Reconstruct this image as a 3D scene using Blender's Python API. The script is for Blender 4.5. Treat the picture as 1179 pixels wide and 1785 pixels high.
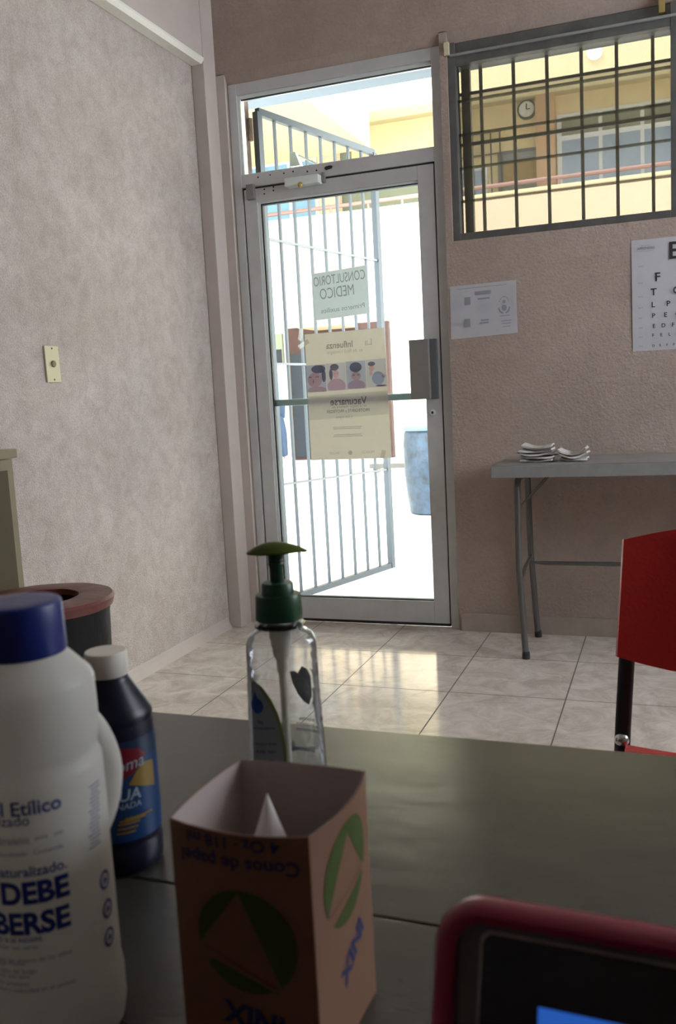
import bpy, bmesh, math, random
from mathutils import Vector, Matrix
random.seed(7)
PI = math.pi
for o in list(bpy.data.objects): bpy.data.objects.remove(o)
S = bpy.context.scene
COL = S.collection

# ------------------------------------------------------------------ camera
H = 1.055                                   # eye height, seated
FPX, YAW, PITCH, ROLL = 1565.8, -0.3570027, -0.1301932, -0.0526116
_f = Vector((math.sin(YAW)*math.cos(PITCH), math.cos(YAW)*math.cos(PITCH), math.sin(PITCH)))
_r = Vector((math.cos(YAW), -math.sin(YAW), 0)); _u = _r.cross(_f)
R_ = math.cos(ROLL)*_r + math.sin(ROLL)*_u
U_ = -math.sin(ROLL)*_r + math.cos(ROLL)*_u
F_ = _f
cam_d = bpy.data.cameras.new('camera'); cam = bpy.data.objects.new('camera', cam_d); COL.objects.link(cam)
cam_d.sensor_fit = 'VERTICAL'; cam_d.sensor_height = 36; cam_d.sensor_width = 36
cam_d.lens = FPX/1785*36; cam_d.clip_start = 0.02; cam_d.clip_end = 200
cam.matrix_world = Matrix(((R_.x, U_.x, -F_.x, 0), (R_.y, U_.y, -F_.y, 0), (R_.z, U_.z, -F_.z, H), (0, 0, 0, 1)))
cam_d.dof.use_dof = True; cam_d.dof.focus_distance = 3.4; cam_d.dof.aperture_fstop = 16
S.camera = cam
def ray(px, py): return R_*(px-589.5) - U_*(py-892.5) + F_*FPX
def atY(px, py, y): r = ray(px, py); return r*(y/r.y) + Vector((0, 0, H))
def atX(px, py, x): r = ray(px, py); return r*(x/r.x) + Vector((0, 0, H))
def atZ(px, py, z): r = ray(px, py); return r*((z-H)/r.z) + Vector((0, 0, H))

# ------------------------------------------------------------------ world, sun, fill light, exposure
S.view_settings.view_transform = 'Standard'; S.view_settings.look = 'None'
S.view_settings.gamma = 1; S.view_settings.use_curve_mapping = False
S.view_settings.exposure = 0.0
W = bpy.data.worlds.new('sky'); S.world = W; W.use_nodes = True
bgn = W.node_tree.nodes['Background']; bgn.inputs[0].default_value = (0.83, 0.92, 1.0, 1); bgn.inputs[1].default_value = 12.5
sl = bpy.data.lights.new('sun', 'SUN'); sun = bpy.data.objects.new('sun', sl); COL.objects.link(sun)
sl.energy = 9.0; sl.angle = math.radians(1.0); sl.color = (1, .95, .86)
sun.rotation_euler = Vector((-.25, -.62, 1.0)).to_track_quat('Z', 'Y').to_euler()
def area(name, loc, direction, sx, sy, power, color):
    l = bpy.data.lights.new(name, 'AREA'); o = bpy.data.objects.new(name, l); COL.objects.link(o)
    l.shape = 'RECTANGLE'; l.size = sx; l.size_y = sy; l.energy = power; l.color = color
    o.location = loc; o.rotation_euler = Vector(direction).to_track_quat('-Z', 'Y').to_euler()
# added fill light, outside a made-up window in the unseen right-hand wall
area('side_fill_light', (2.46, 2.45, 1.85), (-1, .25, -.05), 1.9, 1.15, 8, (1, .95, .9))

# ------------------------------------------------------------------ mesh helpers
def box(bm, x0, x1, y0, y1, z0, z1, bev=0):
    r = bmesh.ops.create_cube(bm, size=1)
    vs = r['verts']
    for v in vs: v.co = Vector(((x0+x1)/2+v.co.x*(x1-x0), (y0+y1)/2+v.co.y*(y1-y0), (z0+z1)/2+v.co.z*(z1-z0)))
    if bev:
        es = list({e for v in vs for e in v.link_edges})
        r = bmesh.ops.bevel(bm, geom=es, offset=bev, segments=2, affect='EDGES', profile=.6)
        vs = list({v for f in r['faces'] for v in f.verts})
    return vs
def tube(bm, pts, r, n=10, closed=False, caps=True, flat=1.0):
    pts = [Vector(p) for p in pts]; rings = []
    N = len(pts); prev = None
    for i, p in enumerate(pts):
        a = pts[(i-1) % N] if (i or closed) else p; b = pts[(i+1) % N] if (i < N-1 or closed) else p
        t = (b-a).normalized()
        up = Vector((0, 0, 1)) if abs(t.z) < .95 else Vector((0, 1, 0))
        if prev is None: s = t.cross(up).normalized()
        else:
            s = prev - t*prev.dot(t)
            s = s.normalized() if s.length > 1e-6 else t.cross(up).normalized()
        prev = s; w = s.cross(t)
        rr = r[i] if isinstance(r, (list, tuple)) else r
        rings.append([bm.verts.new(p + s*math.cos(2*PI*k/n)*rr + w*math.sin(2*PI*k/n)*rr*flat) for k in range(n)])
    M = N if closed else N-1
    for i in range(M):
        A, B = rings[i], rings[(i+1) % N]
        for k in range(n): bm.faces.new((A[k], A[(k+1) % n], B[(k+1) % n], B[k]))
    if caps and not closed:
        bm.faces.new(rings[0][::-1]); bm.faces.new(rings[-1])
def lathe(bm, prof, cx, cy, n=48, sx=1, sy=1, cap0=True, cap1=True, rot=0):
    rings = []
    for (r, z) in prof:
        rings.append([bm.verts.new((cx+math.cos(2*PI*k/n+rot)*r*sx, cy+math.sin(2*PI*k/n+rot)*r*sy, z)) for k in range(n)])
    for A, B in zip(rings, rings[1:]):
        for k in range(n): bm.faces.new((A[k], A[(k+1) % n], B[(k+1) % n], B[k]))
    if cap0: bm.faces.new(rings[0][::-1])
    if cap1: bm.faces.new(rings[-1])
def slab(bm, fn, nu, nv, th):
    """closed sheet of thickness th over fn(u,v) -> Vector"""
    P = [[Vector(fn(i/nu, j/nv)) for j in range(nv+1)] for i in range(nu+1)]
    def nrm(i, j):
        a = P[min(i+1, nu)][j]-P[max(i-1, 0)][j]; b = P[i][min(j+1, nv)]-P[i][max(j-1, 0)]
        c = a.cross(b); return c.normalized() if c.length > 1e-12 else Vector((0, 0, 1))
    A = [[bm.verts.new(P[i][j]) for j in range(nv+1)] for i in range(nu+1)]
    B = [[bm.verts.new(P[i][j]+nrm(i, j)*th) for j in range(nv+1)] for i in range(nu+1)]
    for i in range(nu):
        for j in range(nv):
            bm.faces.new((A[i][j], A[i][j+1], A[i+1][j+1], A[i+1][j]))
            bm.faces.new((B[i][j], B[i+1][j], B[i+1][j+1], B[i][j+1]))
    for i in range(nu):
        bm.faces.new((A[i][0], A[i+1][0], B[i+1][0], B[i][0])); bm.faces.new((A[i+1][nv], A[i][nv], B[i][nv], B[i+1][nv]))
    for j in range(nv):
        bm.faces.new((A[0][j+1], A[0][j], B[0][j], B[0][j+1])); bm.faces.new((A[nu][j], A[nu][j+1], B[nu][j+1], B[nu][j]))
def prism(bm, prof, axis, a0, a1):
    """extrude a 2D profile along axis 'x' (profile y,z) or 'y' (profile x,z)"""
    f = (lambda a, p: (a, p[0], p[1])) if axis == 'x' else (lambda a, p: (p[0], a, p[1]))
    A = [bm.verts.new(f(a0, p)) for p in prof]; B = [bm.verts.new(f(a1, p)) for p in prof]
    n = len(prof)
    for k in range(n): bm.faces.new((A[k], A[(k+1) % n], B[(k+1) % n], B[k]))
    bm.faces.new(A[::-1]); bm.faces.new(B)
def org(p):
    v = Vector((0, 0, 0))
    while p: v += p.location; p = p.parent
    return v
def obj(name, bm, m, parent=None, smooth=False, ang=35, label=None):
    bmesh.ops.recalc_face_normals(bm, faces=bm.faces)
    if parent is None:
        xs = [v.co for v in bm.verts]
        lo = Vector((min(v.x for v in xs), min(v.y for v in xs), min(v.z for v in xs))); hi = Vector((max(v.x for v in xs), max(v.y for v in xs), 0))
        o0 = Vector(((lo.x+hi.x)/2, (lo.y+hi.y)/2, lo.z))
    else: o0 = org(parent)
    for v in bm.verts: v.co -= o0
    me = bpy.data.meshes.new(name)
    if smooth:
        for f in bm.faces: f.smooth = True
        for e in bm.edges:
            if len(e.link_faces) == 2 and e.calc_face_angle(0) > math.radians(ang): e.smooth = False
    bm.to_mesh(me); bm.free(); me.materials.append(m)
    o = bpy.data.objects.new(name, me); COL.objects.link(o)
    if parent is None: o.location = o0
    else: o.parent = parent
    if label: o['label'] = label
    return o
def tag(o, label, cat, group=None):
    o['label'] = label; o['category'] = cat
    if group: o['group'] = group
    return o
def thing(name, label, cat, loc, group=None):
    o = bpy.data.objects.new(name, None); COL.objects.link(o); o.location = loc; o.empty_display_size = .05
    return tag(o, label, cat, group)
def struct(name, bm=None, m=None, loc=(0, 0, 0), smooth=False):
    if bm is None:
        o = bpy.data.objects.new(name, None); COL.objects.link(o); o.location = loc; o.empty_display_size = .05
    else: o = obj(name, bm, m, None, smooth)
    o['kind'] = 'structure'; return o
def B(): return bmesh.new()
def bx(name, m, parent, *a, bev=0, **k):
    bm = B(); box(bm, *a, bev=bev); return obj(name, bm, m, parent, **k)

# ------------------------------------------------------------------ lettering
_tc = {}
def text2d(body, size, bold=0.0, align='CENTER', step=None):
    """bmesh of flat lettering in the xy plane"""
    key = (body, bold, align)
    if key not in _tc:
        cu = bpy.data.curves.new('txt', 'FONT'); cu.body = body; cu.size = 1; cu.align_x = align; cu.align_y = 'CENTER'; cu.offset = bold; cu.resolution_u = 4
        o = bpy.data.objects.new('txt', cu); COL.objects.link(o)
        dg = bpy.context.evaluated_depsgraph_get()
        me = bpy.data.meshes.new_from_object(o.evaluated_get(dg)); bpy.data.objects.remove(o)
        _tc[key] = me
    bm = B(); bm.from_mesh(_tc[key])
    for v in bm.verts: v.co = Vector((v.co.x*size, v.co.y*size, 0))
    return bm
def poly2d(pts):
    bm = B(); bm.faces.new([bm.verts.new((p[0], p[1], 0)) for p in pts])
    bmesh.ops.triangulate(bm, faces=bm.faces); return bm
def ell(cx, cy, rx, ry, n=40, rot=0, a0=0, a1=2*PI):
    o = []
    for k in range(n):
        a = a0+(a1-a0)*k/(n if abs(a1-a0-2*PI) < 1e-6 else n-1)
        x, y = rx*math.cos(a), ry*math.sin(a)
        o.append((cx+x*math.cos(rot)-y*math.sin(rot), cy+x*math.sin(rot)+y*math.cos(rot)))
    return o
def rect(cx, cy, w, h): return [(cx-w/2, cy-h/2), (cx+w/2, cy-h/2), (cx+w/2, cy+h/2), (cx-w/2, cy+h/2)]
def cut(bm, step):
    if not bm.verts: return
    x0 = min(v.co.x for v in bm.verts); x1 = max(v.co.x for v in bm.verts); x = x0+step
    while x < x1:
        bmesh.ops.bisect_plane(bm, geom=bm.verts[:]+bm.edges[:]+bm.faces[:], plane_co=(x, 0, 0), plane_no=(1, 0, 0)); x += step
def merge(dst, src, fn):
    """copy src bmesh into dst mapping (x,y)->fn(x,y)"""
    vm = {v: dst.verts.new(fn(v.co.x, v.co.y)) for v in src.verts}
    for f in src.faces:
        try: dst.faces.new([vm[v] for v in f.verts])
        except ValueError: pass
    src.free()
def place(x, y, mirror=False, flip=False, rot=0, sx=1):
    c, s = math.cos(rot), math.sin(rot)
    def g(u, v):
        if mirror: u = -u
        if flip: u, v = -u, -v
        u *= sx
        return (x+u*c-v*s, y+u*s+v*c)
    return g
def cyl_map(cx, cy, r, a0, eps=.0004):
    """a0: world angle of the label centre; u grows to the viewer's right"""
    return lambda u, v: Vector((cx+(r+eps)*math.cos(a0+u/r), cy+(r+eps)*math.sin(a0+u/r), v))
def plane_map(o, ux, uy):
    o, ux, uy = Vector(o), Vector(ux), Vector(uy)
    return lambda u, v: o+ux*u+uy*v
def put(dst, src, g, surf, step=None):
    t = B(); merge(t, src, lambda x, y: Vector((*g(x, y), 0)))
    if step: cut(t, step)
    merge(dst, t, surf)

# ------------------------------------------------------------------ materials
def mat(name, col, rough=.6, metal=0, spec=.5, bump=0, bscale=60, var=0, vscale=4, trans=0, coat=0, stretch=None, detail=4, sheen=0):
    m = bpy.data.materials.new(name); m.use_nodes = True; nt = m.node_tree; b = nt.nodes['Principled BSDF']
    b.inputs['Base Color'].default_value = (*col, 1); b.inputs['Roughness'].default_value = rough
    b.inputs['Metallic'].default_value = metal; b.inputs['Specular IOR Level'].default_value = spec
    b.inputs['Coat Weight'].default_value = coat; b.inputs['Transmission Weight'].default_value = trans
    tc = nt.nodes.new('ShaderNodeTexCoord'); src = tc.outputs['Object']
    if stretch:
        mp = nt.nodes.new('ShaderNodeMapping'); mp.inputs['Scale'].default_value = stretch
        nt.links.new(src, mp.inputs[0]); src = mp.outputs[0]
    if var:
        n = nt.nodes.new('ShaderNodeTexNoise'); n.inputs['Scale'].default_value = vscale; n.inputs['Detail'].default_value = 6; n.inputs['Roughness'].default_value = .65
        nt.links.new(src, n.inputs['Vector'])
        r = nt.nodes.new('ShaderNodeValToRGB')
        r.color_ramp.elements[0].position = .35; r.color_ramp.elements[1].position = .65
        r.color_ramp.elements[0].color = (*[c*(1-var) for c in col], 1); r.color_ramp.elements[1].color = (*[min(1, c*(1+var)) for c in col], 1)
        nt.links.new(n.outputs[0], r.inputs[0]); nt.links.new(r.outputs[0], b.inputs['Base Color'])
    if bump:
        n2 = nt.nodes.new('ShaderNodeTexNoise'); n2.inputs['Scale'].default_value = bscale; n2.inputs['Detail'].default_value = detail
        nt.links.new(src, n2.inputs['Vector'])
        bp = nt.nodes.new('ShaderNodeBump'); bp.inputs['Strength'].default_value = bump; bp.inputs['Distance'].default_value = .01
        nt.links.new(n2.outputs[0], bp.inputs['Height']); nt.links.new(bp.outputs[0], b.inputs['Normal'])
    return m
def glass(name, tint=(1, 1, 1), refl=1.0, haze=0.0, rough=.02, dcol=(.8, .8, .8)):
    m = bpy.data.materials.new(name); m.use_nodes = True; nt = m.node_tree; nt.nodes.clear()
    out = nt.nodes.new('ShaderNodeOutputMaterial'); tr = nt.nodes.new('ShaderNodeBsdfTransparent'); tr.inputs[0].default_value = (*tint, 1)
    gl = nt.nodes.new('ShaderNodeBsdfGlossy'); gl.inputs['Roughness'].default_value = rough
    fr = nt.nodes.new('ShaderNodeFresnel'); fr.inputs[0].default_value = 1.45
    mu = nt.nodes.new('ShaderNodeMath'); mu.operation = 'MULTIPLY'; mu.inputs[1].default_value = refl
    mx = nt.nodes.new('ShaderNodeMixShader')
    nt.links.new(fr.outputs[0], mu.inputs[0]); nt.links.new(mu.outputs[0], mx.inputs[0]); nt.links.new(tr.outputs[0], mx.inputs[1]); nt.links.new(gl.outputs[0], mx.inputs[2])
    last = mx.outputs[0]
    if haze:
        di = nt.nodes.new('ShaderNodeBsdfTranslucent'); di.inputs[0].default_value = (*dcol, 1)
        m2 = nt.nodes.new('ShaderNodeMixShader'); m2.inputs[0].default_value = haze  # pale translucent veil mixed over the glass
        nt.links.new(last, m2.inputs[1]); nt.links.new(di.outputs[0], m2.inputs[2]); last = m2.outputs[0]
    nt.links.new(last, out.inputs[0]); return m
def paper(name, col, transl=.35, var=.03, bump=.15):
    m = mat(name, col, .75, spec=.2, var=var, vscale=14, bump=bump, bscale=30)
    nt = m.node_tree; b = nt.nodes['Principled BSDF']; out = nt.nodes['Material Output']
    t = nt.nodes.new('ShaderNodeBsdfTranslucent'); t.inputs[0].default_value = (*col, 1)
    mx = nt.nodes.new('ShaderNodeMixShader'); mx.inputs[0].default_value = transl
    nt.links.new(b.outputs[0], mx.inputs[1]); nt.links.new(t.outputs[0], mx.inputs[2]); nt.links.new(mx.outputs[0], out.inputs[0]); return m

def plaster(name, col, col2, streak=.5, bump=.5, bs=110, sscale=7, dist=.6, grain=.6):
    m = bpy.data.materials.new(name); m.use_nodes = True; nt = m.node_tree; N = nt.nodes; L = nt.links; b = N['Principled BSDF']
    b.inputs['Roughness'].default_value = .8; b.inputs['Specular IOR Level'].default_value = .25
    tc = N.new('ShaderNodeTexCoord')
    n1 = N.new('ShaderNodeTexNoise'); n1.inputs['Scale'].default_value = 2.6; n1.inputs['Detail'].default_value = 10; n1.inputs['Roughness'].default_value = .72; n1.inputs['Distortion'].default_value = dist
    n2 = N.new('ShaderNodeTexNoise'); n2.inputs['Scale'].default_value = bs; n2.inputs['Detail'].default_value = 5; n2.inputs['Roughness'].default_value = .6
    n3 = N.new('ShaderNodeTexNoise'); n3.inputs['Scale'].default_value = sscale; n3.inputs['Detail'].default_value = 9; n3.inputs['Roughness'].default_value = .7; n3.inputs['Distortion'].default_value = dist*1.5
    for n in (n1, n2, n3): L.new(tc.outputs['Object'], n.inputs['Vector'])
    r = N.new('ShaderNodeValToRGB'); r.color_ramp.elements[0].position = .36; r.color_ramp.elements[1].position = .64
    r.color_ramp.elements[0].color = (*col, 1); r.color_ramp.elements[1].color = (*col2, 1); L.new(n1.outputs[0], r.inputs[0])
    mx = N.new('ShaderNodeMixRGB'); mx.blend_type = 'MULTIPLY'; mx.inputs[0].default_value = streak
    r2 = N.new('ShaderNodeValToRGB'); r2.color_ramp.elements[0].position = .36; r2.color_ramp.elements[1].position = .58
    r2.color_ramp.elements[0].color = (.70, .67, .64, 1); r2.color_ramp.elements[1].color = (1, 1, 1, 1); L.new(n3.outputs[0], r2.inputs[0])
    L.new(r.outputs[0], mx.inputs[1]); L.new(r2.outputs[0], mx.inputs[2])
    r4 = N.new('ShaderNodeValToRGB'); r4.color_ramp.elements[0].position = .38; r4.color_ramp.elements[1].position = .58        # low points of the grain darker
    r4.color_ramp.elements[0].color = (.74, .72, .71, 1); r4.color_ramp.elements[1].color = (1, 1, 1, 1); L.new(n2.outputs[0], r4.inputs[0])
    m4 = N.new('ShaderNodeMixRGB'); m4.blend_type = 'MULTIPLY'; m4.inputs[0].default_value = grain; L.new(mx.outputs[0], m4.inputs[1]); L.new(r4.outputs[0], m4.inputs[2])
    L.new(m4.outputs[0], b.inputs['Base Color'])
    ad = N.new('ShaderNodeMath'); ad.operation = 'MULTIPLY_ADD'; ad.inputs[1].default_value = .8
    L.new(n3.outputs[0], ad.inputs[0]); L.new(n2.outputs[0], ad.inputs[2])
    bp = N.new('ShaderNodeBump'); bp.inputs['Strength'].default_value = bump; bp.inputs['Distance'].default_value = .006
    L.new(ad.outputs[0], bp.inputs['Height']); L.new(bp.outputs[0], b.inputs['Normal']); return m
def tiles(name):
    m = bpy.data.materials.new(name); m.use_nodes = True; nt = m.node_tree; N = nt.nodes; L = nt.links; b = N['Principled BSDF']
    tc = N.new('ShaderNodeTexCoord'); sep = N.new('ShaderNodeSeparateXYZ'); L.new(tc.outputs['Object'], sep.inputs[0])
    def seam(sock, off, P):
        a = N.new('ShaderNodeMath'); a.operation = 'ADD'; a.inputs[1].default_value = off; L.new(sock, a.inputs[0])
        d = N.new('ShaderNodeMath'); d.operation = 'PINGPONG'; d.inputs[1].default_value = P/2; L.new(a.outputs[0], d.inputs[0])
        c = N.new('ShaderNodeMath'); c.operation = 'LESS_THAN'; c.inputs[1].default_value = .0022; L.new(d.outputs[0], c.inputs[0]); return c.outputs[0]
    sx = seam(sep.outputs['X'], SEAMX, .4); sy = seam(sep.outputs['Y'], SEAMY, .43)
    mxm = N.new('ShaderNodeMath'); mxm.operation = 'MAXIMUM'; L.new(sx, mxm.inputs[0]); L.new(sy, mxm.inputs[1])
    n1 = N.new('ShaderNodeTexNoise'); n1.inputs['Scale'].default_value = 9; n1.inputs['Detail'].default_value = 8; n1.inputs['Roughness'].default_value = .7; n1.inputs['Distortion'].default_value = .8
    L.new(tc.outputs['Object'], n1.inputs['Vector'])
    r = N.new('ShaderNodeValToRGB'); r.color_ramp.elements[0].position = .38; r.color_ramp.elements[1].position = .62
    r.color_ramp.elements[0].color = (.54, .46, .40, 1); r.color_ramp.elements[1].color = (.74, .67, .60, 1); L.new(n1.outputs[0], r.inputs[0])
    n2 = N.new('ShaderNodeTexNoise'); n2.inputs['Scale'].default_value = 26; n2.inputs['Detail'].default_value = 6; n2.inputs['Distortion'].default_value = 3
    L.new(tc.outputs['Object'], n2.inputs['Vector'])
    rr = N.new('ShaderNodeMapRange'); rr.inputs[1].default_value = .35; rr.inputs[2].default_value = .7; rr.inputs[3].default_value = .05; rr.inputs[4].default_value = .17
    L.new(n2.outputs[0], rr.inputs[0])
    mc = N.new('ShaderNodeMixRGB'); L.new(mxm.outputs[0], mc.inputs[0]); L.new(r.outputs[0], mc.inputs[1]); mc.inputs[2].default_value = (.10, .08, .07, 1)
    L.new(mc.outputs[0], b.inputs['Base Color'])
    mr = N.new('ShaderNodeMixRGB'); L.new(mxm.outputs[0], mr.inputs[0]); L.new(rr.outputs[0], mr.inputs[1]); mr.inputs[2].default_value = (.7, .7, .7, 1)
    L.new(mr.outputs[0], b.inputs['Roughness'])
    inv = N.new('ShaderNodeMath'); inv.operation = 'MULTIPLY_ADD'; inv.inputs[1].default_value = -1.2; L.new(mxm.outputs[0], inv.inputs[0])
    n3 = N.new('ShaderNodeMath'); n3.operation = 'MULTIPLY'; n3.inputs[1].default_value = .12; L.new(n2.outputs[0], n3.inputs[0]); L.new(n3.outputs[0], inv.inputs[2])
    bp = N.new('ShaderNodeBump'); bp.inputs['Strength'].default_value = .25; bp.inputs['Distance'].default_value = .004; L.new(inv.outputs[0], bp.inputs['Height']); L.new(bp.outputs[0], b.inputs['Normal'])
    b.inputs['Specular IOR Level'].default_value = .85
    return m

M = {}
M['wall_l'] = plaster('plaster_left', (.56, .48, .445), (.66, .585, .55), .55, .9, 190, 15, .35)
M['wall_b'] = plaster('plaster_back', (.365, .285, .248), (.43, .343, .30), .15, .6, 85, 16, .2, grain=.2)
M['smooth'] = mat('smooth_paint', (.54, .465, .43), .7, spec=.3, var=.05, vscale=5, bump=.08, bscale=40)
M['base'] = mat('base_paint', (.36, .29, .25), .7, var=.1, vscale=6, bump=.1, bscale=50)
M['ceil'] = mat('ceiling_paint', (.62, .56, .52), .9)
M['alu'] = mat('pale_aluminium', (.55, .55, .55), .42, metal=.2, spec=.5, var=.06, vscale=7)
M['alu_lt'] = mat('bright_bead', (.72, .76, .76), .35, metal=.3)
M['alu_dk'] = mat('grey_aluminium', (.135, .135, .13), .4, metal=.4, var=.15, vscale=9)
M['rubber'] = mat('black_rubber', (.02, .022, .025), .6)
M['glass'] = glass('door_glass', (.96, .99, .98), 1.0)
M['glass_w'] = glass('louvre_glass', (.43, .425, .41), .8, .035, dcol=(.8, .74, .6))
M['glass_edge'] = glass('glass_edge', (.50, .52, .44), .5, .1)
M['steel_paint'] = mat('grey_gate_paint', (.045, .05, .055), .4, metal=.2)
M['rust'] = mat('rusty_jamb', (.16, .10, .08), .7, var=.4, vscale=12)
M['grille'] = mat('grille_paint', (.10, .085, .07), .5)
M['closer'] = mat('closer_enamel', (.72, .76, .72), .3)
M['brass'] = mat('brass', (.55, .42, .16), .35, metal=.8)
M['lockbox'] = mat('lock_box_steel', (.24, .22, .21), .5, metal=.2, bump=.05, bscale=120)
M['hole'] = mat('dark_hole', (.02, .018, .016), .8)
M['cream'] = mat('cream_plate', (.60, .54, .36), .4)
M['knob'] = mat('brown_knob', (.20, .14, .07), .5)
M['white_paper'] = mat('white_paper', (.47, .46, .49), .75, spec=.2, var=.03, vscale=12, bump=.06, bscale=14)
M['ink'] = mat('black_ink', (.02, .02, .025), .7)
M['ink_gray'] = mat('gray_ink', (.26, .27, .30), .7)
M['ink_lt'] = mat('faint_ink', (.44, .45, .48), .7)
M['sign'] = paper('sign_paper', (.78, .83, .83), .40)
M['poster'] = paper('poster_paper', (.84, .81, .72), .33)
def film(name, col): return glass(name, col, 0.0)        # printing ink as a clear coloured film on the sheet
M['post_ink'] = film('poster_ink', (.42, .42, .46)); M['post_ink_lt'] = film('poster_faint_ink', (.66, .66, .68))
M['post_blue'] = film('poster_blue', (.62, .68, .86)); M['post_skin'] = film('poster_skin', (1, .72, .74)); M['post_hair'] = film('poster_hair', (.36, .34, .46))
M['post_pink'] = film('poster_pink', (.85, .66, .76)); M['post_pale'] = film('poster_pale', (.78, .80, .92)); M['post_band'] = film('poster_band', (.84, .85, .88))
M['tape'] = glass('clear_tape', (.93, .93, .93), 1.0, .25, .15)
M['floor'] = None
# desk laminate
M['desk'] = mat('dark_laminate', (.046, .044, .037), .24, spec=1.0, var=.08, vscale=7, bump=.07, bscale=22, stretch=(.6, 1.3, 1), detail=9)
M['desk_edge'] = mat('desk_edge', (.10, .095, .085), .4)
M['black'] = mat('black_enamel', (.012, .012, .016), .3)
M['chrome'] = mat('chrome', (.6, .6, .6), .2, metal=1)
M['red'] = mat('red_polypropylene', (.50, .022, .016), .42, spec=.5, bump=.12, bscale=160)
M['tbl'] = mat('grey_table_top', (.235, .225, .21), .4, var=.12, vscale=9)
M['tbl_edge'] = mat('grey_table_edge', (.26, .26, .26), .45, var=.1, vscale=14)
M['tbl_leg'] = mat('grey_leg_tube', (.13, .125, .12), .38, metal=.4)
M['gauze'] = mat('folded_paper', (.52, .49, .465), .85, var=.06, vscale=30, bump=.2, bscale=90)
M['cab'] = mat('olive_cream_enamel', (.25, .21, .135), .5)
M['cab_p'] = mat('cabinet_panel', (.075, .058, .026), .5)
M['bin_red'] = mat('red_lid', (.13, .032, .027), .38, bump=.15, bscale=25, var=.15, vscale=9)
M['bin_blk'] = mat('black_bag_bin', (.014, .013, .013), .6, spec=.2, bump=.4, bscale=18)
M['hdpe'] = None
M['cap_blue'] = mat('blue_cap', (.004, .016, .15), .38, spec=.5)
M['ink_blue'] = mat('blue_print', (.012, .03, .26), .55)
M['ink_smoke'] = mat('smoky_print', (.22, .23, .34), .6)
M['cap_white'] = mat('ivory_cap', (.74, .69, .62), .45)
M['per_body'] = mat('dark_bottle', (.006, .007, .022), .34, spec=.35)
M['per_blue'] = mat('blue_label', (.005, .04, .14), .4)
M['per_teal'] = mat('label_band', (.006, .025, .07), .4)
M['per_red'] = mat('red_label', (.17, .006, .018), .4)
M['per_yel'] = mat('yellow_label', (.26, .16, .03), .4)
M['per_wht'] = mat('pale_print', (.30, .36, .45), .5)
M['pump'] = mat('dark_green_plastic', (.007, .055, .022), .36)
M['pump_top'] = None
M['pet'] = glass('clear_bottle', (.93, .94, .96), 2.4, .09, .06, dcol=(.85, .88, .92))
_nt = M['pet'].node_tree; _n = _nt.nodes.new('ShaderNodeTexNoise'); _n.inputs['Scale'].default_value = 45
_tc2 = _nt.nodes.new('ShaderNodeTexCoord'); _nt.links.new(_tc2.outputs['Object'], _n.inputs['Vector'])
_b = _nt.nodes.new('ShaderNodeBump'); _b.inputs['Strength'].default_value = .5; _b.inputs['Distance'].default_value = .01; _nt.links.new(_n.outputs[0], _b.inputs['Height'])
for _x in _nt.nodes:
    if _x.type in ('BSDF_GLOSSY', 'FRESNEL'): _nt.links.new(_b.outputs[0], _x.inputs['Normal'])
M['dip'] = mat('milky_tube', (.75, .70, .60), .35)
M['lab_olive'] = mat('olive_label', (.22, .27, .07), .5)
M['lab_back'] = mat('grey_label_back', (.30, .34, .38), .5)
M['lab_blue'] = mat('blue_drop', (.02, .08, .33), .5)
M['lab_dark'] = mat('dark_print', (.05, .07, .12), .5)
M['carton'] = mat('orange_carton', (.235, .115, .068), .65, var=.04, vscale=20)
M['carton_in'] = mat('carton_inside', (.46, .38, .36), .75)
M['leaf_green'] = mat('green_print', (.055, .085, .008), .65)
M['navy'] = mat('navy_print', (.02, .03, .12), .6)
M['brown_p'] = mat('brown_print', (.17, .06, .03), .65)
M['cone'] = mat('white_cone', (.80, .76, .74), .8)
M['magenta'] = mat('magenta_bumper', (.22, .004, .035), .32, spec=.6)
M['bezel'] = mat('grey_bezel', (.10, .085, .08), .4)
M['screen'] = mat('black_screen', (.004, .005, .010), .12)
M['ground'] = mat('pale_concrete', (.62, .61, .58), .85, var=.06, vscale=1.2)
M['bwhite'] = mat('cream_facade', (.85, .80, .66), .9)
M['peach'] = mat('peach_facade', (.72, .55, .38), .9)
M['yellow'] = mat('yellow_facade', (.86, .70, .40), .9, var=.04, vscale=1.5)
M['fascia'] = mat('yellow_fascia', (.62, .54, .33), .9)
M['orange'] = mat('orange_pillar', (.64, .42, .25), .9)
M['brick'] = mat('brick_red', (.065, .032, .026), .9, var=.15, vscale=6)
M['bdark'] = mat('dark_interior', (.022, .027, .035), .8)
M['bgreen'] = mat('olive_shade', (.25, .26, .18), .9)  # olive paint, also standing in for shade on the corridor wall
M['rail'] = mat('pink_rail', (.34, .19, .17), .5)
M['win_fr'] = mat('white_window_frame', (.80, .82, .80), .5)
M['win_gl'] = mat('blue_window_glass', (.32, .40, .52), .15)
M['win_bl'] = mat('bright_blue_glass', (.26, .46, .66), .3)
M['doorb'] = mat('brown_door', (.34, .22, .07), .6)
M['drum'] = mat('blue_drum', (.015, .028, .048), .45, var=.6, vscale=14)
M['skin'] = mat('skin', (.30, .17, .11), .6)
M['shirt'] = mat('pale_blue_shirt', (.25, .38, .62), .8)
M['trouser'] = mat('navy_trousers', (.03, .05, .09), .8)
M['shoe'] = mat('white_shoe', (.8, .8, .8), .6)
M['hair'] = mat('black_hair', (.02, .015, .01), .6)
def emis(name, col, s):
    m = mat(name, (.0, .0, .0), .2); b = m.node_tree.nodes['Principled BSDF']
    b.inputs['Emission Color'].default_value = (*col, 1); b.inputs['Emission Strength'].default_value = s; return m
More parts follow.
